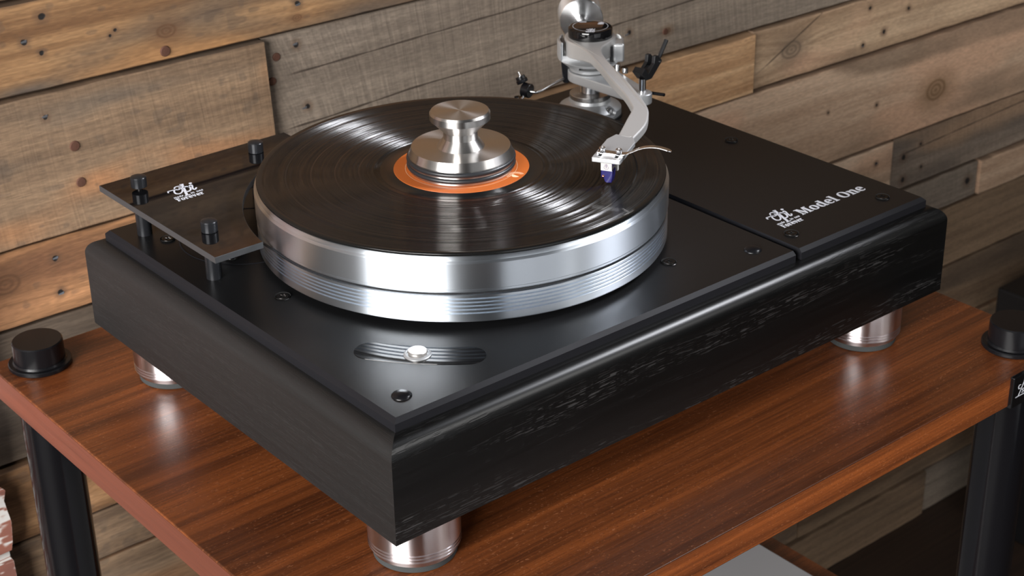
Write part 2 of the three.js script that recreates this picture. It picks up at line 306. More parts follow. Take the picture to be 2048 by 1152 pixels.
nail(planks.grey, 0.2797, 0.114, 0, 0.85); nail(planks.grey, 0.2734, 0.092, 0, 0.85); nail(planks.grey, 0.7762, 0.0293, 0, 0.8);
nail(planks.topOrange, 0.1646, 0.1477, 0, 1.05);
nail(planks.topOrange, 0.0394, 0.1845, 1); nail(planks.topOrange, 0.3017, 0.1611, 1); nail(planks.leftTan, 0.047, 0.1187, 1);
nail(planks.grey, 0.3005, 0.1222, 1); nail(planks.grey, 0.3055, 0.0587, 1); nail(planks.grey, 0.7181, 0.0392, 1, 1.1);
nail(planks.leftOrange, 0.0403, -0.0114, 1); nail(planks.leftOrange, 0.0409, -0.0459, 1);
nail(planks.shortTan, 1.1612, -0.2309, 1, 0.9); nail(planks.knotty, 1.1179, -0.0637, 1, 0.8);

// whitewashed brick pier at the left edge
const brickMat = [31, 47].map((s) => std({ map: texture(256, 128, (u, v) => { const w = sm(0.46, 0.62, 0.6 * fbm(u * 7 + s, v * 5) + 0.4 * n2(u * 40 + s, v * 26)); const r = n2(u * 12 + s, v * 9); return mix3(mix3([118, 78, 68], [146, 92, 76], r), [206, 202, 198], w); }), roughness: 0.95 }));
const mortarMat = std({ color: new THREE.Color().setRGB(0.5, 0.49, 0.47), roughness: 0.95 });
const pier = struct('wall_pier', box(-0.30, -0.0505, FLOOR, 1.2, -0.554, -0.538), mortarMat);
function brickGeo(seed) {
  const g = new THREE.BoxGeometry(0.238, 0.063, 0.02, 18, 6, 2), p = g.attributes.position;
  for (let i = 0; i < p.count; i++) { const x = p.getX(i), y = p.getY(i), z = p.getZ(i), e = n2(x * 60 + seed, y * 60 + z * 90) - 0.5; p.setXYZ(i, x + Math.sign(x) * 0.004 * e * (Math.abs(x) > 0.1 ? 1 : 0), y + 0.003 * (n2(x * 70 + seed, z * 50 + Math.sign(y) * 9) - 0.5) * (Math.abs(y) > 0.03 ? 1 : 0), z + (z > 0 ? 0.004 * e : 0)); }
  g.computeVertexNormals(); return g;
}
const brickGeos = [brickGeo(1), brickGeo(2), brickGeo(3)];
for (let i = 0; i < 28; i++) { const b = part('brick', brickGeos[i % 3], brickMat[i % 2], pier); b.position.set(-0.1690 + (i % 2 ? -0.002 : 0.001), FLOOR + 0.0235 + i * 0.0735 + 0.012, -0.540); }

// ---------------------------------------------------------------- soft boxes (out of frame, the light of the place)
const hood = std({ color: new THREE.Color().setRGB(0.02, 0.02, 0.02), roughness: 0.7 });
for (const s of SOFTBOXES) {
  const t = thing('studio_softbox', s.label, 'softbox');
  const a = (s.az * Math.PI) / 180, cx = LIGHT_TARGET.x + Math.sin(a) * s.dist, cz = LIGHT_TARGET.z + Math.cos(a) * s.dist;
  t.position.set(cx, FLOOR, cz); t.rotation.y = a + Math.PI;
  const up = s.y - FLOOR, glow = std({ color: 0x888888, emissive: new THREE.Color(s.color), emissiveIntensity: 1.2 });
  const q = new THREE.Group(); // local frame only used for maths
  q.position.set(0, up, 0); q.rotation.x = Math.atan2(s.y - LIGHT_TARGET.y - 0.15, s.dist); q.updateMatrix();
  const put = (g) => g.applyMatrix4(q.matrix);
  part('lamp_diffuser', put(box(-s.w / 2, s.w / 2, -s.h / 2, s.h / 2, -0.01, 0)), glow, t);
  const f = 0.03;
  part('hood', put(merge([box(-s.w / 2 - f, -s.w / 2, -s.h / 2 - f, s.h / 2 + f, -0.1, 0.03), box(s.w / 2, s.w / 2 + f, -s.h / 2 - f, s.h / 2 + f, -0.1, 0.03), box(-s.w / 2, s.w / 2, s.h / 2, s.h / 2 + f, -0.1, 0.03), box(-s.w / 2, s.w / 2, -s.h / 2 - f, -s.h / 2, -0.1, 0.03), box(-s.w / 2, s.w / 2, -s.h / 2, s.h / 2, -0.12, -0.1)])), hood, t);
  part('stand', [rod([0, 0, -0.14], [0, up, -0.14], 0.018), rod([0, 0.35, -0.14], [0, 0.01, 0.25], 0.012), rod([0, 0.35, -0.14], [0.35, 0.01, -0.35], 0.012), rod([0, 0.35, -0.14], [-0.35, 0.01, -0.35], 0.012)], hood, t);
  const l = new THREE.RectAreaLight(s.color, s.nits, s.w, s.h); l.name = 'softbox_light';
  const lp = new THREE.Vector3(0, 0, 0.012).applyMatrix4(q.matrix), lt = new THREE.Vector3(0, 0, 1).applyMatrix4(q.matrix);
  t.updateMatrixWorld(true); l.position.copy(lp.applyMatrix4(t.matrixWorld)); l.lookAt(lt.applyMatrix4(t.matrixWorld)); scene.add(l);
}
{ // white reflector board standing in front of the rack
  const t = thing('reflector_board', 'white foam reflector board standing on feet in front of the rack, out of frame', 'reflector'); t.position.set(0.16, FLOOR, 1.5); t.rotation.y = Math.PI + 0.42;
  part('board', new RoundedBoxGeometry(1.3, 1.25, 0.012, 2, 0.003).translate(0, 0.68, 0), std({ color: 0xe9eef4, roughness: 0.85 }), t);
  for (const x of [-0.5, 0.5]) part('foot', box(x - 0.02, x + 0.02, 0, 0.06, -0.15, 0.15), hood, t);
}
for (const [n, q] of SPOTS.entries()) {
  const t = thing('studio_spotlight', ['black snooted studio spotlight aimed at the record, nearer the front, out of frame', 'black snooted studio spotlight aimed at the record, nearer the wall, out of frame'][n], 'spotlight');
  const a = (q.az * Math.PI) / 180, R = 0.085; t.position.set(XC0 + Math.sin(a) * q.dist, FLOOR, ZC0 + Math.cos(a) * q.dist);
  const p = new THREE.Vector3(t.position.x, q.y, t.position.z), target = new THREE.Vector3(XC0, 0.135, ZC0), d = target.clone().sub(p).normalize();
  part('lamp_lens', aim(new THREE.SphereGeometry(R + 0.004, 32, 20).scale(1, 0.4, 1), d.toArray(), [0, q.y - FLOOR, 0]), std({ color: 0x888888, emissive: 0xf6f8ff, emissiveIntensity: 2 }), t);
  part('housing', aim(lathe([[0, -0.30], [0.06, -0.29], [0.10, -0.2], [0.10, -0.042], [0.094, -0.042], [0.094, -0.2], [0, -0.25]], 48), d.toArray(), [0, q.y - FLOOR, 0]), hood, t);
  part('stand', [rod([-d.x * 0.24, q.y - FLOOR - d.y * 0.24 - 0.08, -d.z * 0.24], [-d.x * 0.24, 0, -d.z * 0.24], 0.016), rod([-d.x * 0.24, 0.3, -d.z * 0.24], [0.3, 0.01, 0.1], 0.011), rod([-d.x * 0.24, 0.3, -d.z * 0.24], [0.25, 0.01, 0.5], 0.011), rod([-d.x * 0.24, 0.3, -d.z * 0.24], [0.6, 0.01, 0.2], 0.011)], hood, t);
  const l = new THREE.SpotLight(0xf6f8ff, q.cd, 0, q.cone, 0.6, 2); l.name = 'spot_light'; l.position.copy(p); l.target.position.copy(target); l.target.updateMatrixWorld(); l.shadow.radius = R / 0.02; scene.add(l); scene.add(l.target);
}

// ---------------------------------------------------------------- the audio rack
const S0 = { x0: -0.0645, x1: 0.607, z0: -0.470, z1: 0.080 }, SHELF_Y = -0.0437, SHELF_T = 0.0265;
function veneer(seed, w, h, L, H, tone = 1) {
  const pores = new Uint8Array(w * h); let k = 0;
  const map = texture(w, h, (u, v) => {
    const x = u * L, y = v * H, yy = y + 0.004 * (n2(x * 2.2 + seed, y * 8) - 0.5) + 0.0012 * (n2(x * 9, y * 30 + seed) - 0.5);
    const a = fbm(x * 1.1 + seed, yy * 42), b = n2(x * 1.6 + 5, yy * 150 + seed), f = n2(x * 12, yy * 800 + seed), g = n2(x * 60, yy * 2200);
    const t = clamp(0.5 + 0.85 * (a - 0.5) + 0.5 * (b - 0.5) + 0.42 * (f - 0.5) + 0.3 * (g - 0.5));
    let c = mix3([64, 32, 15], [126, 68, 32], t);
    const pore = sm(0.72, 0.86, n2(x * 560 + seed, y * 1700)) * (0.35 + 0.65 * n2(x * 8, y * 60)), light = n2(x * 500, y * 1100) > 0.6 ? 1 : 0;
    c = mix3(c, [170, 118, 88], 0.42 * pore * light + 0.06 * pore); c = mix3(c, [52, 22, 12], 0.4 * pore * (1 - light));
    pores[k++] = 190 - 120 * pore + 30 * (f - 0.5);
    return [c[0] * tone, c[1] * tone, c[2] * tone];
  });
  const bm = texture(w, h, (u, v) => { const g = pores[Math.floor(v * h) * w + Math.floor(u * w)]; return [g, g, g]; }, false);
  return phys({ map, bumpMap: bm, bumpScale: 0.00012, roughness: 0.36, clearcoat: 0.25, clearcoatRoughness: 0.2 });
}
const shelfMat = veneer(3, 2048, 1536, 0.68, 0.56);
const edgeMat = veneer(9, 2048, 96, 0.68, 0.03, 1.18);
const sideMat = (() => { const t = texture(1024, 64, (u, v) => { const x = u * 0.56, y = v * 0.03; const g = 0.5 + 0.8 * (fbm(x * 3, y * 90) - 0.5) + 0.3 * (n2(x * 20, y * 900) - 0.5); return mix3([82, 42, 29], [116, 62, 44], clamp(g)); }); return std({ map: t, roughness: 0.45 }); })();
// a shelf board: rounded box with uv in board coordinates; faces: top/bottom, front/back edge, side edges
function shelf(parent, yTop) {
  const { x0, x1, z0, z1 } = S0, r = 0.0011;
  const sec = (n) => [[0, -SHELF_T], [0, -r], [r * 0.3, -r * 0.3], [r, 0]];
  const core = slab([[x0, z0], [x1, z0], [x1, z1], [x0, z1]], yTop - SHELF_T, yTop, r, [], 3);
  const g = core.toNonIndexed ? core : core; const p = g.attributes.position, uv = g.attributes.uv;
  for (let i = 0; i < p.count; i++) uv.setXY(i, (p.getX(i) - x0) / 0.68, (p.getZ(i) - z0) / 0.56);
  const s = part('shelf_board', g, shelfMat, parent);
  const fe = box(x0 + r, x1 - r, yTop - SHELF_T + r, yTop - r, z1 - 0.001, z1 + 0.0002); fe.translate(0, 0, 0); part('edge_band', fe, edgeMat, s);
  const le = new THREE.BoxGeometry(z1 - z0 - 2 * r, SHELF_T - 2 * r, 0.0012); le.rotateY(-Math.PI / 2); le.translate(x0 + 0.0004, yTop - SHELF_T / 2, (z0 + z1) / 2); part('edge_band', le, sideMat, s);
  return s;
}
const rack = thing('audio_rack', 'reddish brown veneered rack with black posts carrying the turntable', 'rack');
shelf(rack, SHELF_Y); shelf(rack, -0.384);
const POSTS = [[-0.0317, -0.4437], [0.574, 0.0495], [0.574, -0.4437], [-0.0317, 0.0495]];
const postMat = phys({ color: new THREE.Color().setRGB(0.004, 0.004, 0.005), roughness: 0.14, specularIntensity: 0.6 });
const legG = (y0, y1) => lathe([[0, y0], [0.0222, y0], [0.0222, y1], [0, y1]], 64);
for (const [x, z] of POSTS) {
  const l = part('post', merge([legG(SHELF_Y - SHELF_T - 0.314, SHELF_Y - SHELF_T), legG(FLOOR, -0.384 - SHELF_T)]), postMat, rack); l.position.set(x, 0, z);
  const c = part('post_cap', lathe([[0.0203, 0.0045], [0.0200, 0.0215], [0.0192, 0.0225], [0, 0.0226]], 64), M.blackSatin, rack); c.position.set(x, SHELF_Y, z);
  part('flange', lathe([[0.0238, 0], [0.0250, 0.0012], [0.0250, 0.0034], [0.0244, 0.0042], [0.0215, 0.0044], [0.0205, 0.0060], [0, 0.0060]], 64), M.blackSatin, c);
}
{ // black corner plate with a maker's mark
  const cp = part('corner_plate', new RoundedBoxGeometry(0.080, 0.0275, 0.004, 3, 0.0008), M.gloss, rack); cp.position.set(0.5290 + 0.040, SHELF_Y - 0.0133, 0.0815);
}

// pale slab on the lower shelf, and the speaker on the floor
{
  const t = thing('equipment_base', 'pale grey flat slab lying on the lower shelf', 'slab'); t.position.set(0.27, -0.3836, -0.20);
  part('top', new RoundedBoxGeometry(0.607, 0.014, 0.42, 3, 0.002), std({ color: new THREE.Color().setRGB(0.29, 0.29, 0.30), roughness: 0.55 }), t).position.y = 0.007;
}
{
  const t = thing('loudspeaker', 'black box loudspeaker standing on the floor behind the right post', 'speaker'); t.position.set(1.387 + 0.17, FLOOR, -0.30);
  part('cabinet', new RoundedBoxGeometry(0.34, 0.390, 0.40, 4, 0.004), M.blackPlastic, t).position.y = 0.195;
}

// ---------------------------------------------------------------- the turntable
const W = 0.5385, D = 0.4003, H = 0.080, PLINTH_TOP = 0.0715;
const XC = 0.212, ZC = -0.198;
const tt = thing('turntable', 'black oak turntable base with silver feet standing on the reddish shelf', 'turntable');
// black oak: open pores catch the light along the grain
function blackOak(seed, w, h, L, Hh, amount, rough, ground) {
  const b = new Uint8Array(w * h); let k = 0;
  const map = texture(w, h, (u, v) => {
    const x = u * L, y = v * Hh, arch = 0.016 * (n2(x * 4 + seed, 1) - 0.5), yy = y + arch;
    const even = amount < 20, band = even ? 0.75 : sm(0.42, 0.58, fbm(x * 5 + seed, yy * 62)), pore = sm(0.68, 0.80, even ? n2(x * 150 + seed, yy * 2000) : n2(x * 110 + seed, yy * 1500)) * band, p2 = sm(0.72, 0.85, n2(x * 300 + seed, yy * 2600 + 40)) * 0.5;
    const e = clamp(pore + p2 * band), g = ground + 5 * (n2(x * 10, yy * 400) - 0.5) + amount * (v > 0.62 ? 0.4 : 1) * e * (0.4 + 0.8 * n2(x * 20, yy * 90));
    b[k++] = 200 - 150 * e + 25 * (n2(x * 40, yy * 900) - 0.5);
    return [g * 1.0, g * 0.98, g * 0.98];
  });
  const bm = texture(w, h, (u, v) => { const g = b[Math.floor(v * h) * w + Math.floor(u * w)]; return [g, g, g]; }, false);
  return phys({ map, bumpMap: bm, bumpScale: 0.00009, roughness: rough, specularIntensity: 0.9 });
}
const oakFront = blackOak(4, 2048, 320, W, 0.09, 42, 0.3, 10), oakSide = blackOak(12, 2048, 320, D, 0.09, 9, 0.48, 25);
// one mitred rail: section runs up the outer face, over a round shoulder, to the inside
function rail(len, mat, parent) {
  const R = 0.0115, sec = [[0, 0.0004], [0.0004, 0]].reverse(), T = 0.030;
  const P = [[0.0, 0.0], [0.0, PLINTH_TOP - R]];
  for (let i = 1; i <= 10; i++) { const t = (i / 10) * (Math.PI / 2); P.push([R - R * Math.cos(t), PLINTH_TOP - R + R * Math.sin(t)]); }
  P.push([T, PLINTH_TOP], [T, 0], [0, 0]);
  const pos = [], uv = [], idx = [], N = P.length; let s = 0;
  const nn = [];
  for (let i = 0; i < N; i++) { if (i) s += Math.hypot(P[i][0] - P[i - 1][0], P[i][1] - P[i - 1][1]); P[i][2] = s; }
  // each strip own verts where the turn is sharp
  const geos = [];
  const strip = (a, b) => {
    const g = new THREE.BufferGeometry(), p = [], t = [], ix = [];
    for (let i = a; i <= b; i++) for (const e of [0, 1]) { const [d, y, q] = P[i]; const x = e ? len - d : d; p.push(x, y, -d); t.push(x / len, q / 0.09); }
    for (let i = 0; i < b - a; i++) { const o = i * 2; ix.push(o, o + 1, o + 2, o + 1, o + 3, o + 2); }
    g.setAttribute('position', new THREE.Float32BufferAttribute(p, 3)); g.setAttribute('uv', new THREE.Float32BufferAttribute(t, 2)); g.setIndex(ix); g.computeVertexNormals(); geos.push(g.toNonIndexed());
  };
  strip(0, 12); strip(12, 13); strip(13, 14);
  const ends = new THREE.BufferGeometry(), p = [], t = [], ix = [];
  for (const e of [0, 1]) { const o = e * (N - 1); for (let i = 0; i < N - 1; i++) { const [d, y] = P[i]; p.push(e ? len - d : d, y, -d); t.push(0, 0); } for (let i = 1; i < N - 2; i++) e ? ix.push(o, o + i, o + i + 1) : ix.push(o, o + i + 1, o + i); }
  ends.setAttribute('position', new THREE.Float32BufferAttribute(p, 3)); ends.setAttribute('uv', new THREE.Float32BufferAttribute(t, 2)); ends.setIndex(ix); ends.computeVertexNormals(); geos.push(ends.toNonIndexed());
  return part('plinth_panel', merge(geos), mat, parent);
}
{
  rail(W, oakFront, tt);
  const b = rail(W, oakFront, tt); b.rotation.y = Math.PI; b.position.set(W, 0, -D);
  const l = rail(D, oakSide, tt); l.rotation.y = -Math.PI / 2; l.position.set(0, 0, -D);
  const r = rail(D, oakSide, tt); r.rotation.y = Math.PI / 2; r.position.set(W, 0, 0);
  part('bottom_panel', box(0.028, W - 0.028, 0.002, 0.010, -D + 0.028, -0.028), M.blackPlastic, tt);
}
// the two aluminium plates with bevelled edges
function bevelPlate(x0, x1, z0, z1, y0, y1, bv, sides) {
  // sides: which edges carry the wide bevel [x0, x1, z0, z1]
  const o = (f) => (f ? bv : 0.0003), a = [x0 + o(sides[0]), x1 - o(sides[1]), z0 + o(sides[2]), z1 - o(sides[3])];
  const V = [[x0, z0], [x1, z0], [x1, z1], [x0, z1]], I = [[a[0], a[2]], [a[1], a[2]], [a[1], a[3]], [a[0], a[3]]], top = [], edge = [];
  const quad = (arr, p, q, r, s) => arr.push(...p, ...q, ...r, ...p, ...r, ...s);
  const yb = (k) => y1 - o(k);
  const ey = [sides[2], sides[1], sides[3], sides[0]];
  quad(top, [I[0][0], y1, I[0][1]], [I[3][0], y1, I[3][1]], [I[2][0], y1, I[2][1]], [I[1][0], y1, I[1][1]]);
  for (let i = 0; i < 4; i++) { const j = (i + 1) % 4, b = y1 - bv; quad(edge, [V[i][0], b, V[i][1]], [I[i][0], y1, I[i][1]], [I[j][0], y1, I[j][1]], [V[j][0], b, V[j][1]]); quad(edge, [V[i][0], y0, V[i][1]], [V[i][0], b, V[i][1]], [V[j][0], b, V[j][1]], [V[j][0], y0, V[j][1]]); }
  quad(edge, [x0, y0, z0], [x1, y0, z0], [x1, y0, z1], [x0, y0, z1]);
  const mk = (arr) => { const g = new THREE.BufferGeometry(); g.setAttribute('position', new THREE.Float32BufferAttribute(arr, 3)); const u = []; for (let i = 0; i < arr.length; i += 3) u.push(arr[i] * 2, -arr[i + 2] * 2); g.setAttribute('uv', new THREE.Float32BufferAttribute(u, 2)); g.computeVertexNormals(); return g; };
  return [mk(top), mk(edge)];
}
const ins = 0.0127, XG = 0.3752, XA = 0.3813, XE = 0.5258;
function plate(name, x0, x1, sides) {
  const [t, e] = bevelPlate(x0, x1, -D + ins, -ins, PLINTH_TOP - 0.004, H, 0.0028, sides);
  const m = part(name, t, M.plate, tt); part('bevelled_edge', e, M.plateEdge, m); return m;
}
const topPlate = plate('top_plate', ins, XG, [1, 0, 1, 1]);
const armBoard = plate('arm_board', XA, XE, [0, 1, 1, 1]);
part('gap_filler', box(XG - 0.001, XA + 0.001, PLINTH_TOP - 0.006, PLINTH_TOP - 0.0035, -D + 0.02, -0.02), M.void, tt);

// cross-head screws
const crossHead = (() => {
  const s = new THREE.Shape(); s.absarc(0, 0, 0.0047, 0, Math.PI * 2);
  const w = 0.00055, l = 0.0023, h = new THREE.Path(); [[w, w], [l, w], [l, -w], [w, -w], [w, -l], [-w, -l], [-w, -w], [-l, -w], [-l, w], [-w, w], [-w, l], [w, l]].forEach(([x, y], i) => (i ? h.lineTo(x, y) : h.moveTo(x, y))); h.closePath(); s.holes.push(h);
  const g = new THREE.ExtrudeGeometry(s, { depth: 0.0008, bevelEnabled: true, bevelThickness: 0.0004, bevelSize: 0.0005, bevelOffset: -0.0005, bevelSegments: 2, curveSegments: 32 }); g.rotateX(-Math.PI / 2); g.translate(0, -0.0008, 0); return g;
})();
const screwSeat = lathe([[0.0056, 0.00005], [0.0050, -0.0009], [0, -0.0009]], 36);
const screwRim = lathe([[0.0047, 0.00002], [0.0050, 0.0003], [0.0054, 0.00032], [0.0058, 0.00003]], 40);
function crossScrew(x, z, turn, parent) {
  const m = part('screw', crossHead, M.screw, parent); m.position.set(x, H + 0.0007, z); m.rotation.y = turn;
  const d = part('drive_recess', screwSeat, M.void, m); d.position.y = 0.0004;
  part('rim', screwRim, M.screw, m).position.y = -0.0007;
}
crossScrew(0.0531, -0.2008, 0.5, topPlate); crossScrew(0.2935, -0.0615, 0.9, topPlate);
crossScrew(0.0600, -0.2800, 0.2, topPlate); crossScrew(0.0405, -0.3400, 0.7, topPlate);
crossScrew(0.4999, -0.1972, 0.4, armBoard); crossScrew(0.4997, -0.0349, 1.0, armBoard); crossScrew(0.3960, -0.0361, 0.75, armBoard);
const dome = lathe([[0.0067, 0], [0.0066, 0.0004], [0.0055, 0.0014], [0.0035, 0.0022], [0.0015, 0.0025], [0, 0.0026]], 48, 40);
for (const [x, z] of [[0.0343, -0.0349], [0.3539, -0.0361]]) part('plug_cap', dome, M.blackSatin, topPlate).position.set(x, H, z);
// motor opening, a fine ring in the plate below the cover
part('motor_ring', lathe([[0.0500, 0.0001], [0.0505, 0.0004], [0.0512, 0.0004], [0.0517, 0.0001]], 96), M.plateEdge, topPlate).position.set(0.0900, H, -0.3060);
// speed button on its curved gloss strip
{
  const r = 0.1888, hw = 0.0117, a0 = (146.9 * Math.PI) / 180, a1 = (127.2 * Math.PI) / 180, pts = [];
  const pt = (R, a) => [XC + R * Math.cos(a), ZC + R * Math.sin(a)];
  for (let i = 0; i <= 30; i++) pts.push(pt(r + hw, a0 + ((a1 - a0) * i) / 30));
  { const c = pt(r, a1); for (let i = 1; i < 16; i++) { const t = a1 - (Math.PI * i) / 16; pts.push([c[0] + hw * Math.cos(t), c[1] + hw * Math.sin(t)]); } }
  for (let i = 0; i <= 30; i++) pts.push(pt(r - hw, a1 + ((a0 - a1) * i) / 30));
  { const c = pt(r, a0); for (let i = 1; i < 16; i++) { const t = a0 + Math.PI - (Math.PI * i) / 16; pts.push([c[0] + hw * Math.cos(t), c[1] + hw * Math.sin(t)]); } }
  const strip = part('control_strip', slab(pts, H - 0.001, H + 0.0003, 0.0002, [], 2), M.gloss, topPlate);
  const b = part('power_button', lathe([[0.0064, 0.0008], [0.0064, 0.0030], [0.0060, 0.0034], [0, 0.0034]], 48), M.button, strip); b.position.set(0.0734, H + 0.0003, -0.0705);
  part('button_collar', lathe([[0.0092, 0], [0.0092, 0.0006], [0.0086, 0.0011], [0.0072, 0.0013], [0.0068, 0.0007], [0, 0.0007]], 48), M.silver, strip).position.copy(b.position);
}
// feet
const footProfile = (() => { const P = [[0, 0], [0.0311, 0], [0.0311, -0.0270]]; for (const y of [-0.0284, -0.0308, -0.0332]) P.push([0.0311, y + 0.0006], [0.0300, y + 0.0002], [0.0300, y - 0.0003], [0.0311, y - 0.0008]); P.push([0.0302, -0.0350], [0.0287, -0.0383], [0, -0.0383]); return P.reverse().map(([r, y]) => [r, y]); })();
const footG = lathe(footProfile, 96, 25), padG = lathe([[0, -0.0435], [0.0272, -0.0435], [0.0280, -0.0428], [0.0280, -0.0383], [0, -0.0383]], 64);
for (const [x, z] of [[0.0433, -0.0413], [W - 0.0433, -0.0413], [0.0433, -D + 0.0413], [W - 0.0433, -D + 0.0413]]) { const f = part('foot', footG, M.footAlu, tt); f.position.set(x, 0, z); part('rubber_pad', padG, M.rubber, f); }

// printed lettering -------------------------------------------------
const font = await new FontLoader().loadAsync('fonts/droid/droid_serif_bold.typeface.json');
const fontR = await new FontLoader().loadAsync('fonts/droid/droid_serif_regular.typeface.json');
const fontS = await new FontLoader().loadAsync('fonts/droid/droid_sans_bold.typeface.json');
// a line of text lying flat, from x (mm) along +x, baseline at y (mm, towards the back), fitted to a width
function textFlat(str, x, y, width, size, f = font, slant = 0) {
  const g = new TextGeometry(str, { font: f, size, depth: 0.12, curveSegments: 5, bevelEnabled: false }); g.computeBoundingBox();
  const bb = g.boundingBox, k = width / (bb.max.x - bb.min.x); g.translate(-bb.min.x, 0, 0);
  if (slant) g.applyMatrix4(new THREE.Matrix4().makeShear(0, 0, slant, 0, 0, 0));
  g.scale(k, 1, 1); g.translate(x, y, 0); return g;
}
function stroke(pts, w, smooth = true) { // a pen stroke of width w (mm), a flat ribbon with round ends
  const P = smooth && pts.length > 2 ? spline(pts, 36) : pts.map((p) => new THREE.Vector3(p[0], p[1], 0)), L = [], R = [];
  P.forEach((p, i) => { const a = P[Math.max(0, i - 1)], b = P[Math.min(P.length - 1, i + 1)], dx = b.x - a.x, dy = b.y - a.y, l = Math.hypot(dx, dy) || 1; L.push([p.x - (dy / l) * w / 2, p.y + (dx / l) * w / 2]); R.push([p.x + (dy / l) * w / 2, p.y - (dx / l) * w / 2]); });
  const pos = [], idx = [], h = 0.12;
  for (let i = 0; i < P.length; i++) pos.push(...L[i], h, ...R[i], h, ...L[i], 0, ...R[i], 0);
  for (let i = 0; i < P.length - 1; i++) { const o = i * 4, n = o + 4; idx.push(o, o + 1, n, o + 1, n + 1, n, o, n, o + 2, n, n + 2, o + 2, o + 1, o + 3, n + 1, o + 3, n + 3, n + 1); }
  const g = new THREE.BufferGeometry(); g.setAttribute('position', new THREE.Float32BufferAttribute(pos, 3)); g.setAttribute('uv', new THREE.Float32BufferAttribute(new Float32Array((pos.length / 3) * 2), 2)); g.setIndex(idx);
  const q = g.toNonIndexed(); q.computeVertexNormals(); return q;
}
function logoGeo() {
  const dot = new THREE.CylinderGeometry(1.25, 1.25, 0.12, 20); dot.rotateX(Math.PI / 2); dot.translate(13.3, 18.3, 0.06);
  return merge([
    stroke([[-8.5, 12.6], [-7.4, 15.6]], 1.1, false), stroke([[-7.6, 15.6], [-2.0, 15.2]], 0.9, false),
    stroke([[2.2, 13.9], [0.8, 13.5], [-0.7, 14.1], [-1.2, 15.6], [-0.4, 18.2], [1.45, 19.5], [3.75, 19.2], [5.7, 18.0]], 1.0),
    stroke([[-0.6, 16.2], [-3.2, 13.5], [-4.6, 10.2], [-4.6, 7.6], [-2.9, 6.2], [-0.6, 7.1], [2.0, 10.2], [3.5, 13.8], [3.2, 15.7], [1.8, 16.2]], 1.25),
    stroke([[7.2, 20.2], [0, 0]], 2.0, false), stroke([[5.6, 20.9], [8.6, 20.5]], 1.2, false), stroke([[-2.2, -0.2], [2.7, -0.2]], 0.9, false),
    stroke([[5.3, 14.2], [7.0, 15.0], [8.6, 14.2], [9.2, 12.0], [8.0, 8.6], [5.7, 6.0], [3.0, 5.9]], 1.4),
    stroke([[8.4, 12.6], [10.4, 14.5], [12.0, 15.2], [12.0, 13.5], [10.2, 9.6], [9.4, 6.9], [10.1, 5.8], [11.4, 6.8], [12.6, 8.3]], 1.3),
    dot,
    textFlat('made', -10.6, 0.3, 7.8, 2.7, fontR, 0.3), textFlat('in', 3.7, 0.3, 3.0, 2.7, fontR, 0.3), textFlat('usa', 8.3, 0.3, 5.6, 2.7, fontR, 0.3),
    textFlat('Forever', -10.6, -6.0, 22.2, 5.2),
  ]);
}
const logoG = logoGeo(); logoG.scale(0.001, 0.001, 0.001); logoG.rotateX(-Math.PI / 2);
const logo1 = part('maker_logo', logoG, M.print, armBoard, 'white printed lettering'); logo1.position.set(0.4111, H, -0.0529);
{ const g = textFlat('Model One', 428.7, 53.7, 74.8, 10.2); g.scale(0.001, 0.001, 0.001); g.rotateX(-Math.PI / 2); g.translate(0, H, 0); part('model_lettering', g, M.print, armBoard, 'white printed lettering'); }
{ // mark on the rack's corner plate
  const g = merge([stroke([[4.2, -17.5], [22.5, -17.5]], 0.8, false), stroke([[8, -17.3], [13.6, -6.6]], 0.8, false), stroke([[13.6, -4.0], [13.6, -7.5]], 0.5, false), stroke([[13.4, -6.6], [18.6, -17.3]], 0.8, false), textFlat('C', 6.6, -11.2, 3.2, 4.0, fontS), textFlat('M', 17.6, -9.4, 4.6, 4.0, fontS), textFlat('S', 12.0, -15.9, 2.8, 3.8, fontS)]);
  g.scale(0.001, 0.001, 0.001); g.translate(0.529, SHELF_Y - 0.0005, 0.0835); const p = rack.children.find((c) => c.name === 'corner_plate'); g.translate(-p.position.x, -p.position.y, -p.position.z); part('maker_mark', g, M.print, p, 'white printed lettering');
}

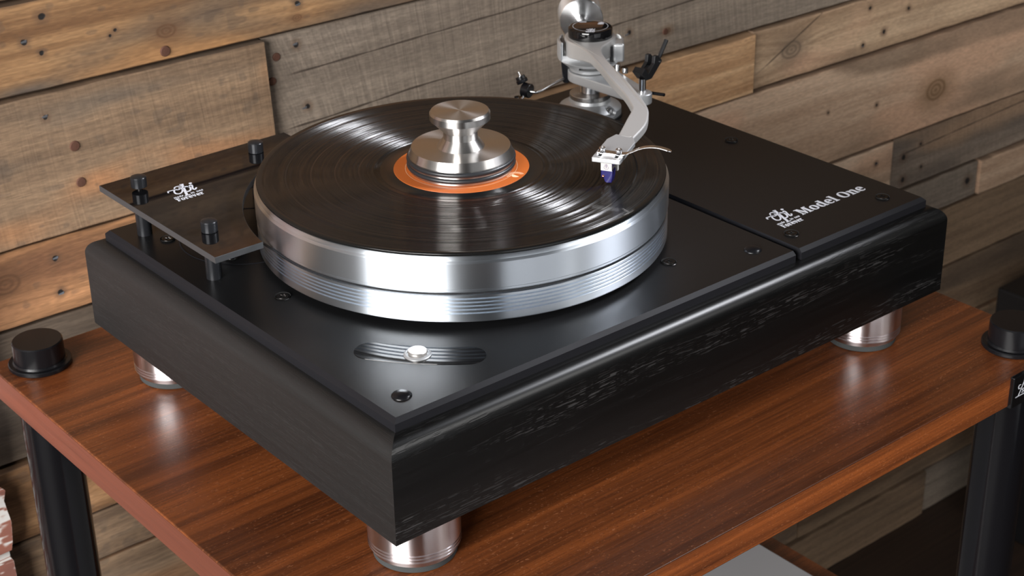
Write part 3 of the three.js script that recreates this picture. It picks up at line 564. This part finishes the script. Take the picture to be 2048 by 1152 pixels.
// motor cover plate on three posts
{
  const HM = 0.1165, pts = [[0.0130, -0.2205]], arc = [];
  pts.length = 0;
  const R = 0.1615, zf = -0.2190, zb = -0.3880, x0 = 0.0133, xr = 0.178;
  const aF = Math.atan2(zf - ZC, -Math.sqrt(R * R - (zf - ZC) ** 2)), cx = xr, zr = ZC - Math.sqrt(R * R - (xr - XC) ** 2);
  const aB = Math.atan2(zr - ZC, xr - XC);
  pts.push([x0, zf], [x0, zb], [xr, zb]);
  let s = aB, e = aF; if (e > s) e -= Math.PI * 2; for (let i = 0; i <= 40; i++) { const a = s + ((e - s) * i) / 40; pts.push([XC + R * Math.cos(a), ZC + R * Math.sin(a)]); }
  const mc = part('motor_cover', slab(pts, HM - 0.0048, HM, 0.0003, [], 2), [phys({ color: new THREE.Color().setRGB(0.004, 0.004, 0.0045), roughness: 0.025, ior: 1.52 }), std({ color: new THREE.Color().setRGB(0.035, 0.036, 0.038), roughness: 0.4 })], tt, 'glossy black plate');
  const g = logoG.clone(); part('maker_logo', g, M.print, mc, 'white printed lettering').position.set(0.0539, HM, -0.3272);
  const postG = lathe([[0.0057, H], [0.0057, HM - 0.0048]], 40), knobG = lathe([[0.0058, 0.0002], [0.0060, 0.0005], [0.0060, 0.0076], [0.0056, 0.0082], [0.0040, 0.0088], [0.0018, 0.0091], [0, 0.0092]], 48, 24);
  for (const [x, z, up] of [[0.0334, -0.2600, 0], [0.0328, -0.3610, 0.0022], [0.1385, -0.3670, 0]]) {
    part('support_post', postG, M.blackMetal, mc).position.set(x, 0, z);
    const k = part('thumb_knob', knobG, M.blackMetal, mc); k.position.set(x, HM + up, z);
    if (up) part('thread', lathe([[0.002, -up], [0.002, 0.001]], 20), M.screw, k);
  }
}

// ---------------------------------------------------------------- platter, belt, record, clamp
const platter = thing('platter', 'thick turned aluminium platter with a ribbed lower rim under the record', 'platter'); platter.position.set(XC, 0.085, ZC);
{
  const rb = 0.1522, lower = [[0, 0], [0.1500, 0], [0.1517, 0.0004], [rb, 0.0012], [rb, 0.0064]];
  for (let i = 0; i < 5; i++) { const y = 0.0066 + i * 0.00268; lower.push([rb - 0.0016, y + 0.0001], [rb - 0.0016, y + 0.0007], [rb - 0.0002, y + 0.0009], [rb, y + 0.0011], [rb, y + 0.0025]); }
  lower.push([rb, 0.0201], [rb - 0.003, 0.0203]);
  part('ribbed_rim', lathe([...lower, [0.1490, 0.0204], [0.1490, 0.0222]], 192, 20), M.alu, platter);
  part('upper_rim', lathe([[0.1490, 0.0221], [0.1510, 0.0221], [0.1518, 0.0224], [0.1522, 0.0232], [0.1522, 0.0246], [0.1526, 0.0251], [0.1526, 0.0436], [0.1523, 0.0441], [0.1512, 0.0452], [0.1510, 0.0458], [0.1502, 0.0470], [0.1495, 0.0478], [0.1488, 0.0480], [0, 0.0480]], 192, 24), M.alu, platter);
  part('bearing', lathe([[0.0, -0.005], [0.045, -0.005], [0.045, 0.0001]], 48), M.blackMetal, platter);
}
{
  const t = thing('drive_belt', 'thin dark rubber belt in the groove round the silver platter', 'belt');
  const mx = 0.0745, mz = -0.3085, rp = 0.012, R = 0.1512, dx = XC - mx, dz = ZC - mz, d = Math.hypot(dx, dz), base = Math.atan2(-dz, -dx), off = Math.acos((R - rp) / d), pts = [];
  for (let i = 0; i <= 90; i++) { const a = base + off + ((Math.PI * 2 - 2 * off) * i) / 90; pts.push([XC + R * Math.cos(a), 0, ZC + R * Math.sin(a)]); }
  for (let i = 1; i < 12; i++) { const a = base - off + (2 * off * i) / 12; pts.push([mx + rp * Math.cos(a), 0, mz + rp * Math.sin(a)]); }
  const P = [...pts, pts[0]], pos = [], idx = []; const N = P.length, y0 = 0.1059, y1 = 0.1071;
  for (let i = 0; i < N; i++) { const q = P[i], a = P[Math.max(0, i - 1)], b = P[Math.min(N - 1, i + 1)]; const tx = b[0] - a[0], tz = b[2] - a[2], l = Math.hypot(tx, tz); const ox = (tz / l) * 0.0006, oz = (-tx / l) * 0.0006; pos.push(q[0] - ox, y0, q[2] - oz, q[0] + ox, y0, q[2] + oz, q[0] + ox, y1, q[2] + oz, q[0] - ox, y1, q[2] - oz); }
  for (let i = 0; i < N - 1; i++) for (let k = 0; k < 4; k++) { const o = i * 4, k2 = (k + 1) % 4; idx.push(o + k, o + 4 + k, o + k2, o + k2, o + 4 + k, o + 4 + k2); }
  let g = new THREE.BufferGeometry(); g.setAttribute('position', new THREE.Float32BufferAttribute(pos, 3)); g.setAttribute('uv', new THREE.Float32BufferAttribute(new Float32Array((pos.length / 3) * 2), 2)); g.setIndex(idx); g = g.toNonIndexed(); g.computeVertexNormals();
  part('belt_loop', g, M.oring, t);
  const pulley = part('motor_pulley', lathe([[0, H], [0.013, H], [0.013, 0.104], [0.0113, 0.1047], [0.0113, 0.1083], [0.013, 0.109], [0, 0.109]], 40), M.blackMetal, tt); pulley.position.set(mx, 0, mz);
}
const record = thing('vinyl_record', 'black vinyl record with an orange centre label lying on the platter', 'record'); record.position.set(XC, 0.133, ZC);
{
  // the groove walls, ring by ring: a normal map with the slope of each turn (u runs round, v outwards)
  const groove = (r) => r > 0.0602 && r < 0.1462 && ![0.0755, 0.0930, 0.1105, 0.1290].some((g) => Math.abs(r - g) < 0.0005);
  const rg = rng(5), tilt = Array.from({ length: 2048 }, (_, i) => {
    const r = ((i + 0.5) / 2048) * 0.1505; if (!groove(r)) return 0.02 * (rg() - 0.5);
    const loud = 0.90 + 0.10 * sm(0.35, 0.75, n2(r * 300, 3) * 0.6 + n2(r * 1100, 7) * 0.4), wall = rg() < loud;
    return wall ? (rg() < 0.5 ? -1 : 1) * (0.66 + 0.34 * (0.7 * n2(r * 750, 11) + 0.3 * rg())) : (rg() - 0.5) * 0.16;
  });
  const slope = texture(4, 2048, (u, v) => { const t = tilt[Math.floor(v * 2048)]; return [127.5, 127.5 + 127.5 * Math.sin(t), 127.5 + 127.5 * Math.cos(t)]; }, false); slope.magFilter = THREE.NearestFilter; slope.minFilter = THREE.NearestFilter; slope.wrapT = THREE.ClampToEdgeWrapping; slope.wrapS = THREE.ClampToEdgeWrapping;
  const rr = [], top = 0.0023; const prof = [[0, 0], [0.1492, 0], [0.1503, 0.0006], [0.1505, 0.0012], [0.1502, 0.0021], [0.1492, 0.0026], [0.1470, top], [0.1460, top], [0.130, top], [0.11, top], [0.09, top], [0.075, top], [0.0605, top], [0.060, top - 0.0001], [0.0515, top - 0.0001], [0.0505, top + 0.0002], [0.0, top + 0.0002]];
  const g = lathe(prof, 256, 40), p = g.attributes.position, uv = g.attributes.uv; for (let i = 0; i < p.count; i++) uv.setY(i, Math.hypot(p.getX(i), p.getZ(i)) / 0.1505);
  part('disc', g, phys({ color: new THREE.Color().setRGB(0.005, 0.005, 0.005), roughness: 0.2, normalMap: slope, ior: 1.5, specularIntensity: 0.7, clearcoat: 0.1, clearcoatRoughness: 0.05 }), record);
  const lb = part('centre_label', lathe([[0.0500, 0.0025], [0.0499, 0.00272], [0, 0.00272]], 96), M.orange, record, 'orange paper label');
  const ring = (r, w) => lathe([[r, 0.00274], [r + w, 0.00274]].reverse(), 96);
  // small white mark: a half disc with arcs round it, on the right front of the label
  const md = [], hx = 0.0402, ang = 0.62;
  const arcG = (r, w) => { const s = new THREE.Shape(); s.absarc(0, 0, r + w, 0.2, Math.PI * 1.05, false); s.absarc(0, 0, r, Math.PI * 1.05, 0.2, true); const q = new THREE.ExtrudeGeometry(s, { depth: 0.00006, bevelEnabled: false }); return q; };
  { const s = new THREE.Shape(); s.absarc(0, 0, 0.0032, Math.PI * 0.35, Math.PI * 1.35, false); s.closePath(); md.push(new THREE.ExtrudeGeometry(s, { depth: 0.00006, bevelEnabled: false })); }
  for (const r of [0.0040, 0.0051, 0.0062]) { const q = arcG(r, 0.00035); q.rotateZ(-1.0); md.push(q); }
  const mk = merge(md); mk.rotateX(-Math.PI / 2); mk.rotateY(0.55);
  const dirx = 0.0185, dirz = 0.0405; mk.translate(dirx, 0.00274, dirz);
  part('label_print', [mk, ring(0.0412, 0.00022)], M.labelPrint, lb, 'pale printed rings');
}
const clampWeight = thing('record_weight', 'spool-shaped brushed steel record weight with black rubber rings on the orange label', 'record weight'); clampWeight.position.set(XC, 0.13574, ZC);
{
  const y = (h) => h - 0.13574;
  part('weight_body', lathe([[0, y(0.13574)], [0.0383, y(0.13574)], [0.0388, y(0.1362)], [0.0388, y(0.1375)], [0.0378, y(0.1380)], [0.0378, y(0.1406)], [0.0388, y(0.1409)], [0.0388, y(0.1424)], [0.0378, y(0.1427)], [0.0378, y(0.1453)], [0.0387, y(0.1456)], [0.0387, y(0.1466)], [0.0364, y(0.1526)], [0.0176, y(0.1523)], [0.0127, y(0.1590)], [0.0127, y(0.1640)], [0.0206, y(0.1722)], [0.0222, y(0.1733)], [0.0222, y(0.1780)], [0.0211, y(0.1797)], [0, y(0.1797)]], 160, 12), M.steel, clampWeight);
  const torus = () => { const t = new THREE.TorusGeometry(0.0384, 0.00185, 16, 128); t.rotateX(Math.PI / 2); return t; };
  for (const h of [0.1394, 0.1441]) part('rubber_ring', at(torus(), 0, y(h), 0), M.oring, clampWeight);
}

// ---------------------------------------------------------------- the tonearm; local axes: z towards the stylus, x to the camera's right
const ta = thing('tonearm', 'silver angled tonearm with a cartridge lowered over the record', 'tonearm');
ta.position.set(0.4555, H, -0.3265); ta.rotation.y = Math.atan2(-0.6392, 0.769);
const hy = (h) => h - H;
{
  // base with its set screw
  let base = lathe([[0, hy(0.080)], [0.0276, hy(0.080)], [0.0276, hy(0.0868)], [0.0268, hy(0.0880)], [0.0225, hy(0.0905)], [0.0190, hy(0.0928)], [0.0180, hy(0.0955)], [0, hy(0.0955)]], 72, 30);
  const notch = rod([0.014, hy(0.0885), 0.0145], [0.027, hy(0.0865), 0.028], 0.0042, 0.0055, 24); base = csg(base, notch, SUBTRACTION);
  const b = part('base', base, M.silver, ta); part('set_screw', rod([0.0125, hy(0.0882), 0.013], [0.0165, hy(0.0876), 0.0172], 0.0030), M.chrome, b);
  part('base_gasket', lathe([[0.0286, 0.00005], [0.0286, 0.0012], [0.0270, 0.0014]], 64), M.blackPlastic, ta);
  part('height_collar', lathe([[0, hy(0.0956)], [0.0176, hy(0.0956)], [0.0181, hy(0.0961)], [0.0181, hy(0.0992)], [0.0176, hy(0.0998)], [0, hy(0.0998)]], 80), M.steel, ta);
  const thr = [[0, hy(0.0998)]]; for (let y = 0.0999; y < 0.1122; y += 0.0011) thr.push([0.0080, hy(y)], [0.0087, hy(y + 0.00055)]); thr.push([0.0080, hy(0.1122)], [0, hy(0.1122)]);
  part('threaded_column', lathe(thr, 48, 5), M.chrome, ta);
  // lift platform: hull of two circles
  const A = [0, 0, 0.0196], B = [0.0414, 0.061, 0.0080], d = Math.hypot(B[0], B[1]), th = Math.atan2(B[1], B[0]), of = Math.acos((A[2] - B[2]) / d), pts = [];
  for (let i = 0; i <= 40; i++) { const a = th + of + ((Math.PI * 2 - 2 * of) * i) / 40; pts.push([A[2] * Math.cos(a), A[2] * Math.sin(a)]); }
  for (let i = 0; i <= 20; i++) { const a = th - of + (2 * of * i) / 20; pts.push([B[0] + B[2] * Math.cos(a), B[1] + B[2] * Math.sin(a)]); }
  const pl = part('lift_platform', slab(pts, hy(0.1120), hy(0.1205), 0.0009), M.silver, ta);
  part('lift_boss', at(lathe([[0, hy(0.1116)], [0.0078, hy(0.1116)], [0.0083, hy(0.1122)], [0.0083, hy(0.1202)], [0.0077, hy(0.1210)], [0, hy(0.1210)]], 40), B[0], 0, B[1]), M.silver, ta);
  part('lift_post', at(lathe([[0.0031, hy(0.1209)], [0.0031, hy(0.1330)]], 28), B[0], 0, B[1]), M.chrome, ta);
  part('lock_pin', [rod([0.0480, hy(0.1185), 0.0560], [0.0600, hy(0.1190), 0.0633], 0.0014)], M.blackSatin, ta);
  part('adjuster_screw', [at(lathe([[0.0026, hy(0.1204)], [0.0026, hy(0.1265)], [0, hy(0.1265)]], 20), 0.0235, 0, 0.004), at(lathe([[0.0026, hy(0.1204)], [0.0026, hy(0.1250)], [0, hy(0.1250)]], 20), 0.0300, 0, 0.010)], M.chrome, ta);
  part('clamp_screw', at(lathe([[0, hy(0.1035)], [0.0040, hy(0.1035)], [0.0040, hy(0.1120)]], 24), 0.0225, 0, 0.010), M.chrome, ta);
  // arm lift cradle: profile across d, thickness along e
  const cr = [[-6.9, 139.8], [-2.6, 143.2], [2.9, 137.0], [5.8, 139.6], [11.5, 143.8], [12.3, 149.8], [16.2, 149.6], [22.9, 144.0], [22.5, 142.1], [8.0, 131.5], [0.6, 131.9]].map(([x, y]) => [x / 1000, hy(y / 1000)]);
  const th2 = [[-6.9, 139.8], [-2.6, 143.2], [2.9, 137.0], [5.8, 139.6], [11.0, 141.2], [16.0, 140.0], [8.0, 131.5], [0.6, 131.9]].map(([x, y]) => [x / 1000, hy(y / 1000)]);
  const cg = merge([profileBar(cr, -0.0022, 0.0010), profileBar(th2, -0.0062, -0.0021), profileBar(cr, -0.0092, -0.0061)]);
  // local frame: profile x along d = (x 0.61, z -0.79), extrusion normal along (x 0.79, z 0.61)
  const Mx = new THREE.Matrix4().makeBasis(new THREE.Vector3(0.61, 0, -0.79), new THREE.Vector3(0, 1, 0), new THREE.Vector3(0.79, 0, 0.61)); cg.applyMatrix4(Mx); cg.translate(B[0] + 0.0025, 0, B[1] + 0.002);
  const cradle = part('lift_cradle', cg, M.blackPlastic, ta);
  const dq = (t, h, e = -0.003) => [B[0] + 0.0025 + 0.61 * t + 0.79 * e, hy(h), B[1] + 0.002 - 0.79 * t + 0.61 * e];
  part('lift_lever', [rod(dq(0.0195, 0.1455), dq(0.0240, 0.1442), 0.0017), rod(dq(0.0236, 0.1440), dq(0.0352, 0.1572), 0.0017, 0.0019)], M.blackPlastic, ta);
  part('pivot_pin', rod(dq(0.0205, 0.1428, 0.0006), dq(0.0205, 0.1428, 0.0014), 0.0009), M.chrome, cradle);

  // yoke: a turned cup opened front and back into two uprights
  let yoke = lathe([[0, hy(0.1212)], [0.0168, hy(0.1212)], [0.0178, hy(0.1216)], [0.0186, hy(0.1240)], [0.0212, hy(0.1262)], [0.0282, hy(0.1320)], [0.0288, hy(0.1345)], [0.0288, hy(0.1478)], [0.0280, hy(0.1488)], [0.0268, hy(0.1488)], [0.0263, hy(0.1482)], [0.0262, hy(0.1365)], [0, hy(0.1365)]], 96, 25);
  for (const [x0, x1, z0, z1] of [[-0.0258, 0.0205, 0.0105, 0.04], [-0.04, 0.04, -0.04, -0.0125], [-0.05, -0.02, 0.0125, 0.05], [0.02, 0.05, 0.0165, 0.05]]) yoke = csg(yoke, box(x0, x1, hy(0.1325), 0.2, z0, z1), SUBTRACTION);
  yoke = csg(yoke, box(-0.0105, 0.018, hy(0.1256), hy(0.1292), 0.0155, 0.05), SUBTRACTION);
  const yk = part('yoke', yoke, M.silver, ta);
  part('slot_lining', box(-0.0104, 0.0179, hy(0.1257), hy(0.1291), 0.0135, 0.0157), M.void, yk);
  part('bearing_block', at(new RoundedBoxGeometry(0.0098, 0.0165, 0.017, 4, 0.0022), 0.0238, hy(0.1405), 0.0085), M.silver, yk);
  part('bearing_screw', rod([0.0286, hy(0.1435), 0.009], [0.0290, hy(0.1435), 0.009], 0.0016), M.chrome, yk);
  part('bearing_pad', box(-0.0262, -0.0227, hy(0.1335), hy(0.1482), -0.004, 0.0085), M.blackPlastic, ta);
  part('bearing_pad', box(0.0162, 0.0195, hy(0.1315), hy(0.1462), 0.008, 0.0155), M.blackPlastic, ta);
  part('yoke_spacer', lathe([[0.0158, hy(0.1204)], [0.0158, hy(0.1214)]], 40), M.blackPlastic, ta);

  // the arm: ring, angled tube and headshell in one cast piece
  const ringG = lathe([[0, hy(0.1378)], [0.0208, hy(0.1378)], [0.0222, hy(0.1392)], [0.0224, hy(0.1500)], [0.0220, hy(0.1510)], [0.0205, hy(0.1514)], [0, hy(0.1514)]], 96, 40);
  const left = [[-0.0216, 0.004], [-0.0205, 0.012], [-0.0135, 0.024], [-0.0056, 0.042], [0.0028, 0.078], [0.0116, 0.1236], [0.0205, 0.1586], [0.0240, 0.182], [0.0246, 0.1885], [0.0236, 0.1945], [0.0190, 0.2125], [0.0148, 0.2292], [0.0104, 0.2463]];
  const right = [[0.0216, 0.004], [0.0165, 0.016], [0.0096, 0.030], [0.0078, 0.041], [0.0100, 0.063], [0.0177, 0.099], [0.0260, 0.135], [0.0337, 0.170], [0.0365, 0.191], [0.0357, 0.206], [0.0326, 0.224], [0.0214, 0.2527]];
  const L = spline(left.map(([x, z]) => [x, z]), 70), R = spline(right.map(([x, z]) => [x, z]), 70);
  const out = [...L.map((p) => [p.x, p.y]), ...R.reverse().map((p) => [p.x, p.y])];
  const armG = slab(out, hy(0.1480), hy(0.1552), 0.0014, [], 4);
  { const p = armG.attributes.position; for (let i = 0; i < p.count; i++) { const z = p.getZ(i), y = p.getY(i), top = y > hy(0.1516); p.setY(i, y - 0.0040 * clamp((0.13 - z) / 0.11) - (top ? 0 : 0.0085 * sm(0.07, 0.005, z))); } armG.computeVertexNormals(); }
  const arm = part('arm_tube', armG, M.silverGrain, ta); part('pivot_ring', ringG, M.silverGrain, arm);
  // headshell in its own frame: origin front centre, u to the back, v across
  const O = [-0.00095, 0.2931], u = [0.344, -0.939], v = [0.939, 0.344];
  const q = (U, V) => [O[0] + u[0] * U + v[0] * V, O[1] + u[1] * U + v[1] * V];
  const slot = (V) => [q(0.0042, V - 0.0013), q(0.0100, V - 0.0013), q(0.0100, V + 0.0013), q(0.0042, V + 0.0013)];
  const outline = [q(0.0004, -0.0101), q(0.0004, 0.0101), q(0.001, 0.0106), q(0.0372, 0.0108), q(0.0460, 0.0070), q(0.0490, -0.0072), q(0.0378, -0.0108), q(0.001, -0.0106)];
  const hs = part('headshell', slab(outline, hy(0.1518), hy(0.1554), 0.0005, [slot(-0.0062), slot(0.0062)]), M.silver, ta);
  for (const V of [-0.0062, 0.0062]) part('slot_lining', slab([q(0.0040, V - 0.0016), q(0.0040, V + 0.0016), q(0.0102, V + 0.0016), q(0.0102, V - 0.0016)], hy(0.1519), hy(0.1545), 0), M.void, hs);
  const head = lathe([[0, 0], [0.0023, 0], [0.0024, 0.0004], [0.0024, 0.0026], [0.0021, 0.0030], [0.0013, 0.0030], [0.0011, 0.0012], [0, 0.0012]], 24);
  for (const V of [-0.0062, 0.0062]) { const [x, z] = q(0.0118, V); part('cartridge_screw', at(head.clone(), x, hy(0.1563), z), M.chrome, hs); }
  // finger lift: a thin bent strip under the screws
  const path = [[-0.0092, 0.1559], [0.000, 0.1559], [0.0085, 0.1559], [0.0120, 0.1566], [0.0170, 0.1592], [0.0230, 0.1622], [0.0300, 0.1640], [0.0370, 0.1640], [0.0430, 0.1628], [0.0452, 0.1621]];
  const C2 = spline(path, 40), fp = [], fi = [];
  C2.forEach((p, i) => { const w = (0.0028 - 0.0008 * sm(0.01, 0.04, p.x)) * (0.35 + 0.65 * sm(0.0456, 0.0425, p.x)); for (const [du, dy] of [[-w, 0.0003], [w, 0.0003], [w, -0.0003], [-w, -0.0003]]) { const [x, z] = q(0.0118 + du, p.x); fp.push(x, hy(p.y + dy), z); } if (i) for (let k = 0; k < 4; k++) { const o = (i - 1) * 4, k2 = (k + 1) % 4; fi.push(o + k, o + k2, o + 4 + k, o + k2, o + 4 + k2, o + 4 + k); } });
  fi.push(0, 2, 1, 0, 3, 2); { const o = (C2.length - 1) * 4; fi.push(o, o + 1, o + 2, o, o + 2, o + 3); }
  let fg = new THREE.BufferGeometry(); fg.setAttribute('position', new THREE.Float32BufferAttribute(fp, 3)); fg.setAttribute('uv', new THREE.Float32BufferAttribute(new Float32Array((fp.length / 3) * 2), 2)); fg.setIndex(fi); fg = fg.toNonIndexed(); fg.computeVertexNormals();
  part('finger_lift', fg, M.chrome, hs);
  part('size_mark', [(() => { const [a, b] = [q(0.047, -0.003), q(0.046, 0.004)]; return rod([a[0], hy(0.1553), a[1]], [b[0], hy(0.1553), b[1]], 0.00018, 0.00018, 6); })(), (() => { const [a, b] = [q(0.046, 0.004), q(0.0475, 0.0048)]; return rod([a[0], hy(0.1553), a[1]], [b[0], hy(0.1553), b[1]], 0.00018, 0.00018, 6); })()], M.white, hs);

  // cartridge: frame of the headshell (x = v, z = -u), built there and moved
  const CM = new THREE.Matrix4().makeBasis(new THREE.Vector3(v[0], 0, v[1]), new THREE.Vector3(0, 1, 0), new THREE.Vector3(-u[0], 0, -u[1])); CM.setPosition(O[0], 0, O[1]);
  const cart = (g) => (g.applyMatrix4(CM), g);
  const sideProfile = [[-0.0022, hy(0.1518)], [-0.0022, hy(0.1457)], [-0.0030, hy(0.1454)], [-0.0130, hy(0.1478)], [-0.0205, hy(0.1512)], [-0.0205, hy(0.1518)]];
  const bodyG = profileBar(sideProfile, -0.0041, 0.0041, 0.0002); bodyG.rotateY(Math.PI / 2); { const p = bodyG.attributes.position; for (let i = 0; i < p.count; i++) { p.setZ(i, -p.getZ(i)); } } // profile x now runs along z
  { const p = bodyG.attributes.position; const ix = bodyG.index; if (!ix) { for (let i = 0; i < p.count; i += 3) { const a = [p.getX(i), p.getY(i), p.getZ(i)], b = [p.getX(i + 1), p.getY(i + 1), p.getZ(i + 1)]; p.setXYZ(i, ...b); p.setXYZ(i + 1, ...a); } } bodyG.computeVertexNormals(); }
  const ct = part('cartridge', cart(bodyG), std({ color: new THREE.Color().setRGB(0.50, 0.47, 0.42), metalness: 0.6, roughness: 0.35 }), ta);
  part('front_plate', cart(box(-0.0041, 0.0041, hy(0.1457), hy(0.1517), -0.0023, -0.0018)), M.white, ct, 'white plate with a lyre emblem');
  const blue = (() => { const s = new THREE.Shape(); [[-0.0042, 0.1457], [-0.0041, 0.1400], [-0.0020, 0.1393], [-0.0012, 0.1368], [0.0002, 0.1360], [0.0036, 0.1365], [0.0044, 0.1405], [0.0046, 0.1457]].forEach(([x, y], i) => (i ? s.lineTo(x, hy(y)) : s.moveTo(x, hy(y)))); s.closePath(); const g = new THREE.ExtrudeGeometry(s, { depth: 0.0066, bevelEnabled: true, bevelSize: 0.0004, bevelThickness: 0.0004, bevelOffset: -0.0004, bevelSegments: 3 }); g.translate(0, 0, -0.0095); return g; })();
  part('blue_body', cart(blue), phys({ color: new THREE.Color().setRGB(0.010, 0.008, 0.09), roughness: 0.25, clearcoat: 0.5 }), ct, 'deep blue body');
  { const s = new THREE.SphereGeometry(0.0011, 16, 12); s.translate(-0.0024, hy(0.1410), -0.0024); part('coil_screw', cart(s), std({ color: new THREE.Color().setRGB(0.75, 0.36, 0.22), metalness: 1, roughness: 0.2 }), ct, 'copper screw head'); }
  part('rear_block', cart(box(0.0018, 0.0042, hy(0.1405), hy(0.1490), -0.0188, -0.0160)), M.white, ct, 'white terminal block');
  part('stylus', [cart(rod([0.0008, hy(0.1375), -0.0050], [0.0006, hy(0.13545), -0.0012], 0.00022, 0.00012, 8))], M.screw, ct);
  const emb = merge([stroke([[-1.0, 4.2], [-0.9, 3.0], [-1.7, 1.9], [-1.3, 0.9], [0, 0.5], [1.3, 0.9], [1.7, 1.9], [0.9, 3.0], [1.0, 4.2]], 0.3), stroke([[-0.3, 4.6], [-0.3, 1.4]], 0.2, false), stroke([[0, 4.6], [0, 1.4]], 0.2, false), stroke([[0.3, 4.6], [0.3, 1.4]], 0.2, false)]); emb.scale(0.001, 0.001, 0.0003); emb.translate(0, hy(0.1463), -0.00178);
  part('emblem', cart(emb), std({ color: new THREE.Color().setRGB(0.16, 0.12, 0.20), roughness: 0.6 }), ct);
  { const t = new TextGeometry('ATLAS', { font: fontS, size: 2.0, depth: 0.1, curveSegments: 3, bevelEnabled: false }); t.scale(0.001, 0.001, 0.0006); t.rotateY(Math.PI / 2); t.translate(0.00415, hy(0.1483), -0.0034); part('side_lettering', cart(t), std({ color: new THREE.Color().setRGB(0.10, 0.05, 0.42), roughness: 0.5 }), ct); }

  // black cap with its printed ring
  const cap = part('pivot_cap', lathe([[0, hy(0.1513)], [0.0192, hy(0.1513)], [0.0193, hy(0.1517)], [0.0193, hy(0.1580)], [0.0190, hy(0.1589)], [0.0180, hy(0.1596)], [0.0165, hy(0.1599)], [0, hy(0.1599)]], 96, 22), M.gloss, ta);
  const rg = lathe([[0.0150, hy(0.16005)], [0.0154, hy(0.16005)]].reverse(), 96);
  const small = logoG.clone(); small.scale(0.34, 1, 0.34); small.translate(-0.001, hy(0.1599), 0.0148);
  const small2 = logoG.clone(); small2.scale(0.22, 1, 0.22); small2.translate(0.009, hy(0.1599), -0.006);
  const tiny = textFlat('Forever', -9, 0, 6, 2.0); tiny.scale(0.001, 0.001, 0.001); tiny.rotateX(-Math.PI / 2); tiny.translate(0, hy(0.1599), -0.011);
  part('cap_print', [rg, small, small2, tiny], M.print, cap, 'white printed ring and lettering');

  // counterweight and its stub
  part('rear_stub', rod([-0.003, hy(0.1470), -0.018], [-0.0062, hy(0.1480), -0.056], 0.0048), M.chrome, ta);
  const cw = lathe([[0, 0], [0.0188, 0], [0.0196, 0.0008], [0.0196, 0.0290], [0.0190, 0.0300], [0.0183, 0.0300], [0.0060, 0.0268], [0.0058, 0.0300], [0.0042, 0.0306], [0, 0.0306]], 96, 25);
  part('counterweight', aim(cw, [0.03, 0.03, 1], [-0.0068, hy(0.1478), -0.082]), M.turned, ta);

  // anti-skate weight on its bent rod
  const hang = profileBar([[-0.0263, hy(0.1400)], [-0.0240, hy(0.1085)], [-0.0225, hy(0.1070)], [-0.0195, hy(0.1070)], [-0.0175, hy(0.1090)], [-0.0170, hy(0.1230)], [-0.0205, hy(0.1290)]], -0.010, -0.003, 0.0008); part('bias_bracket', hang, M.blackSatin, ta);
  part('bias_rod', tube([[-0.0215, hy(0.1108), -0.006], [-0.034, hy(0.1106), 0.010], [-0.0450, hy(0.1104), 0.0255], [-0.0480, hy(0.1105), 0.0282], [-0.0515, hy(0.1107), 0.0275], [-0.058, hy(0.1112), 0.0235]], 0.0014, 60, 12), M.chrome, ta);
  part('bias_weight', aim(lathe([[0, 0], [0.0058, 0], [0.0063, 0.0005], [0.0063, 0.0070], [0.0058, 0.0075], [0, 0.0075]], 40), [-0.82, 0.08, -0.52], [-0.0525, hy(0.1108), 0.0265]), M.blackSatin, ta);
  const kd = [-0.40, 0.85, -0.2];
  part('bias_knob', [aim(lathe([[0, 0.0070], [0.0050, 0.0070], [0.0052, 0.0075], [0.0052, 0.0098], [0.0044, 0.0104], [0.0042, 0.0130], [0, 0.0130]], 32), kd, [-0.0562, hy(0.1112), 0.0240])], M.blackSatin, ta);
  part('bias_pin', [aim(rod([0, 0.004, 0], [0, 0.0170, 0], 0.0011), kd, [-0.0562, hy(0.1112), 0.0240]), rod([-0.0570, hy(0.1075), 0.0255], [-0.0612, hy(0.1035), 0.0280], 0.0010)], M.chrome, ta);
  part('bias_tip', rod([-0.0625, hy(0.1045), 0.0265], [-0.0660, hy(0.1038), 0.0260], 0.0026), M.blackSatin, ta);
}

// ---------------------------------------------------------------- 
shade(scene);
renderer.render(scene, camera);
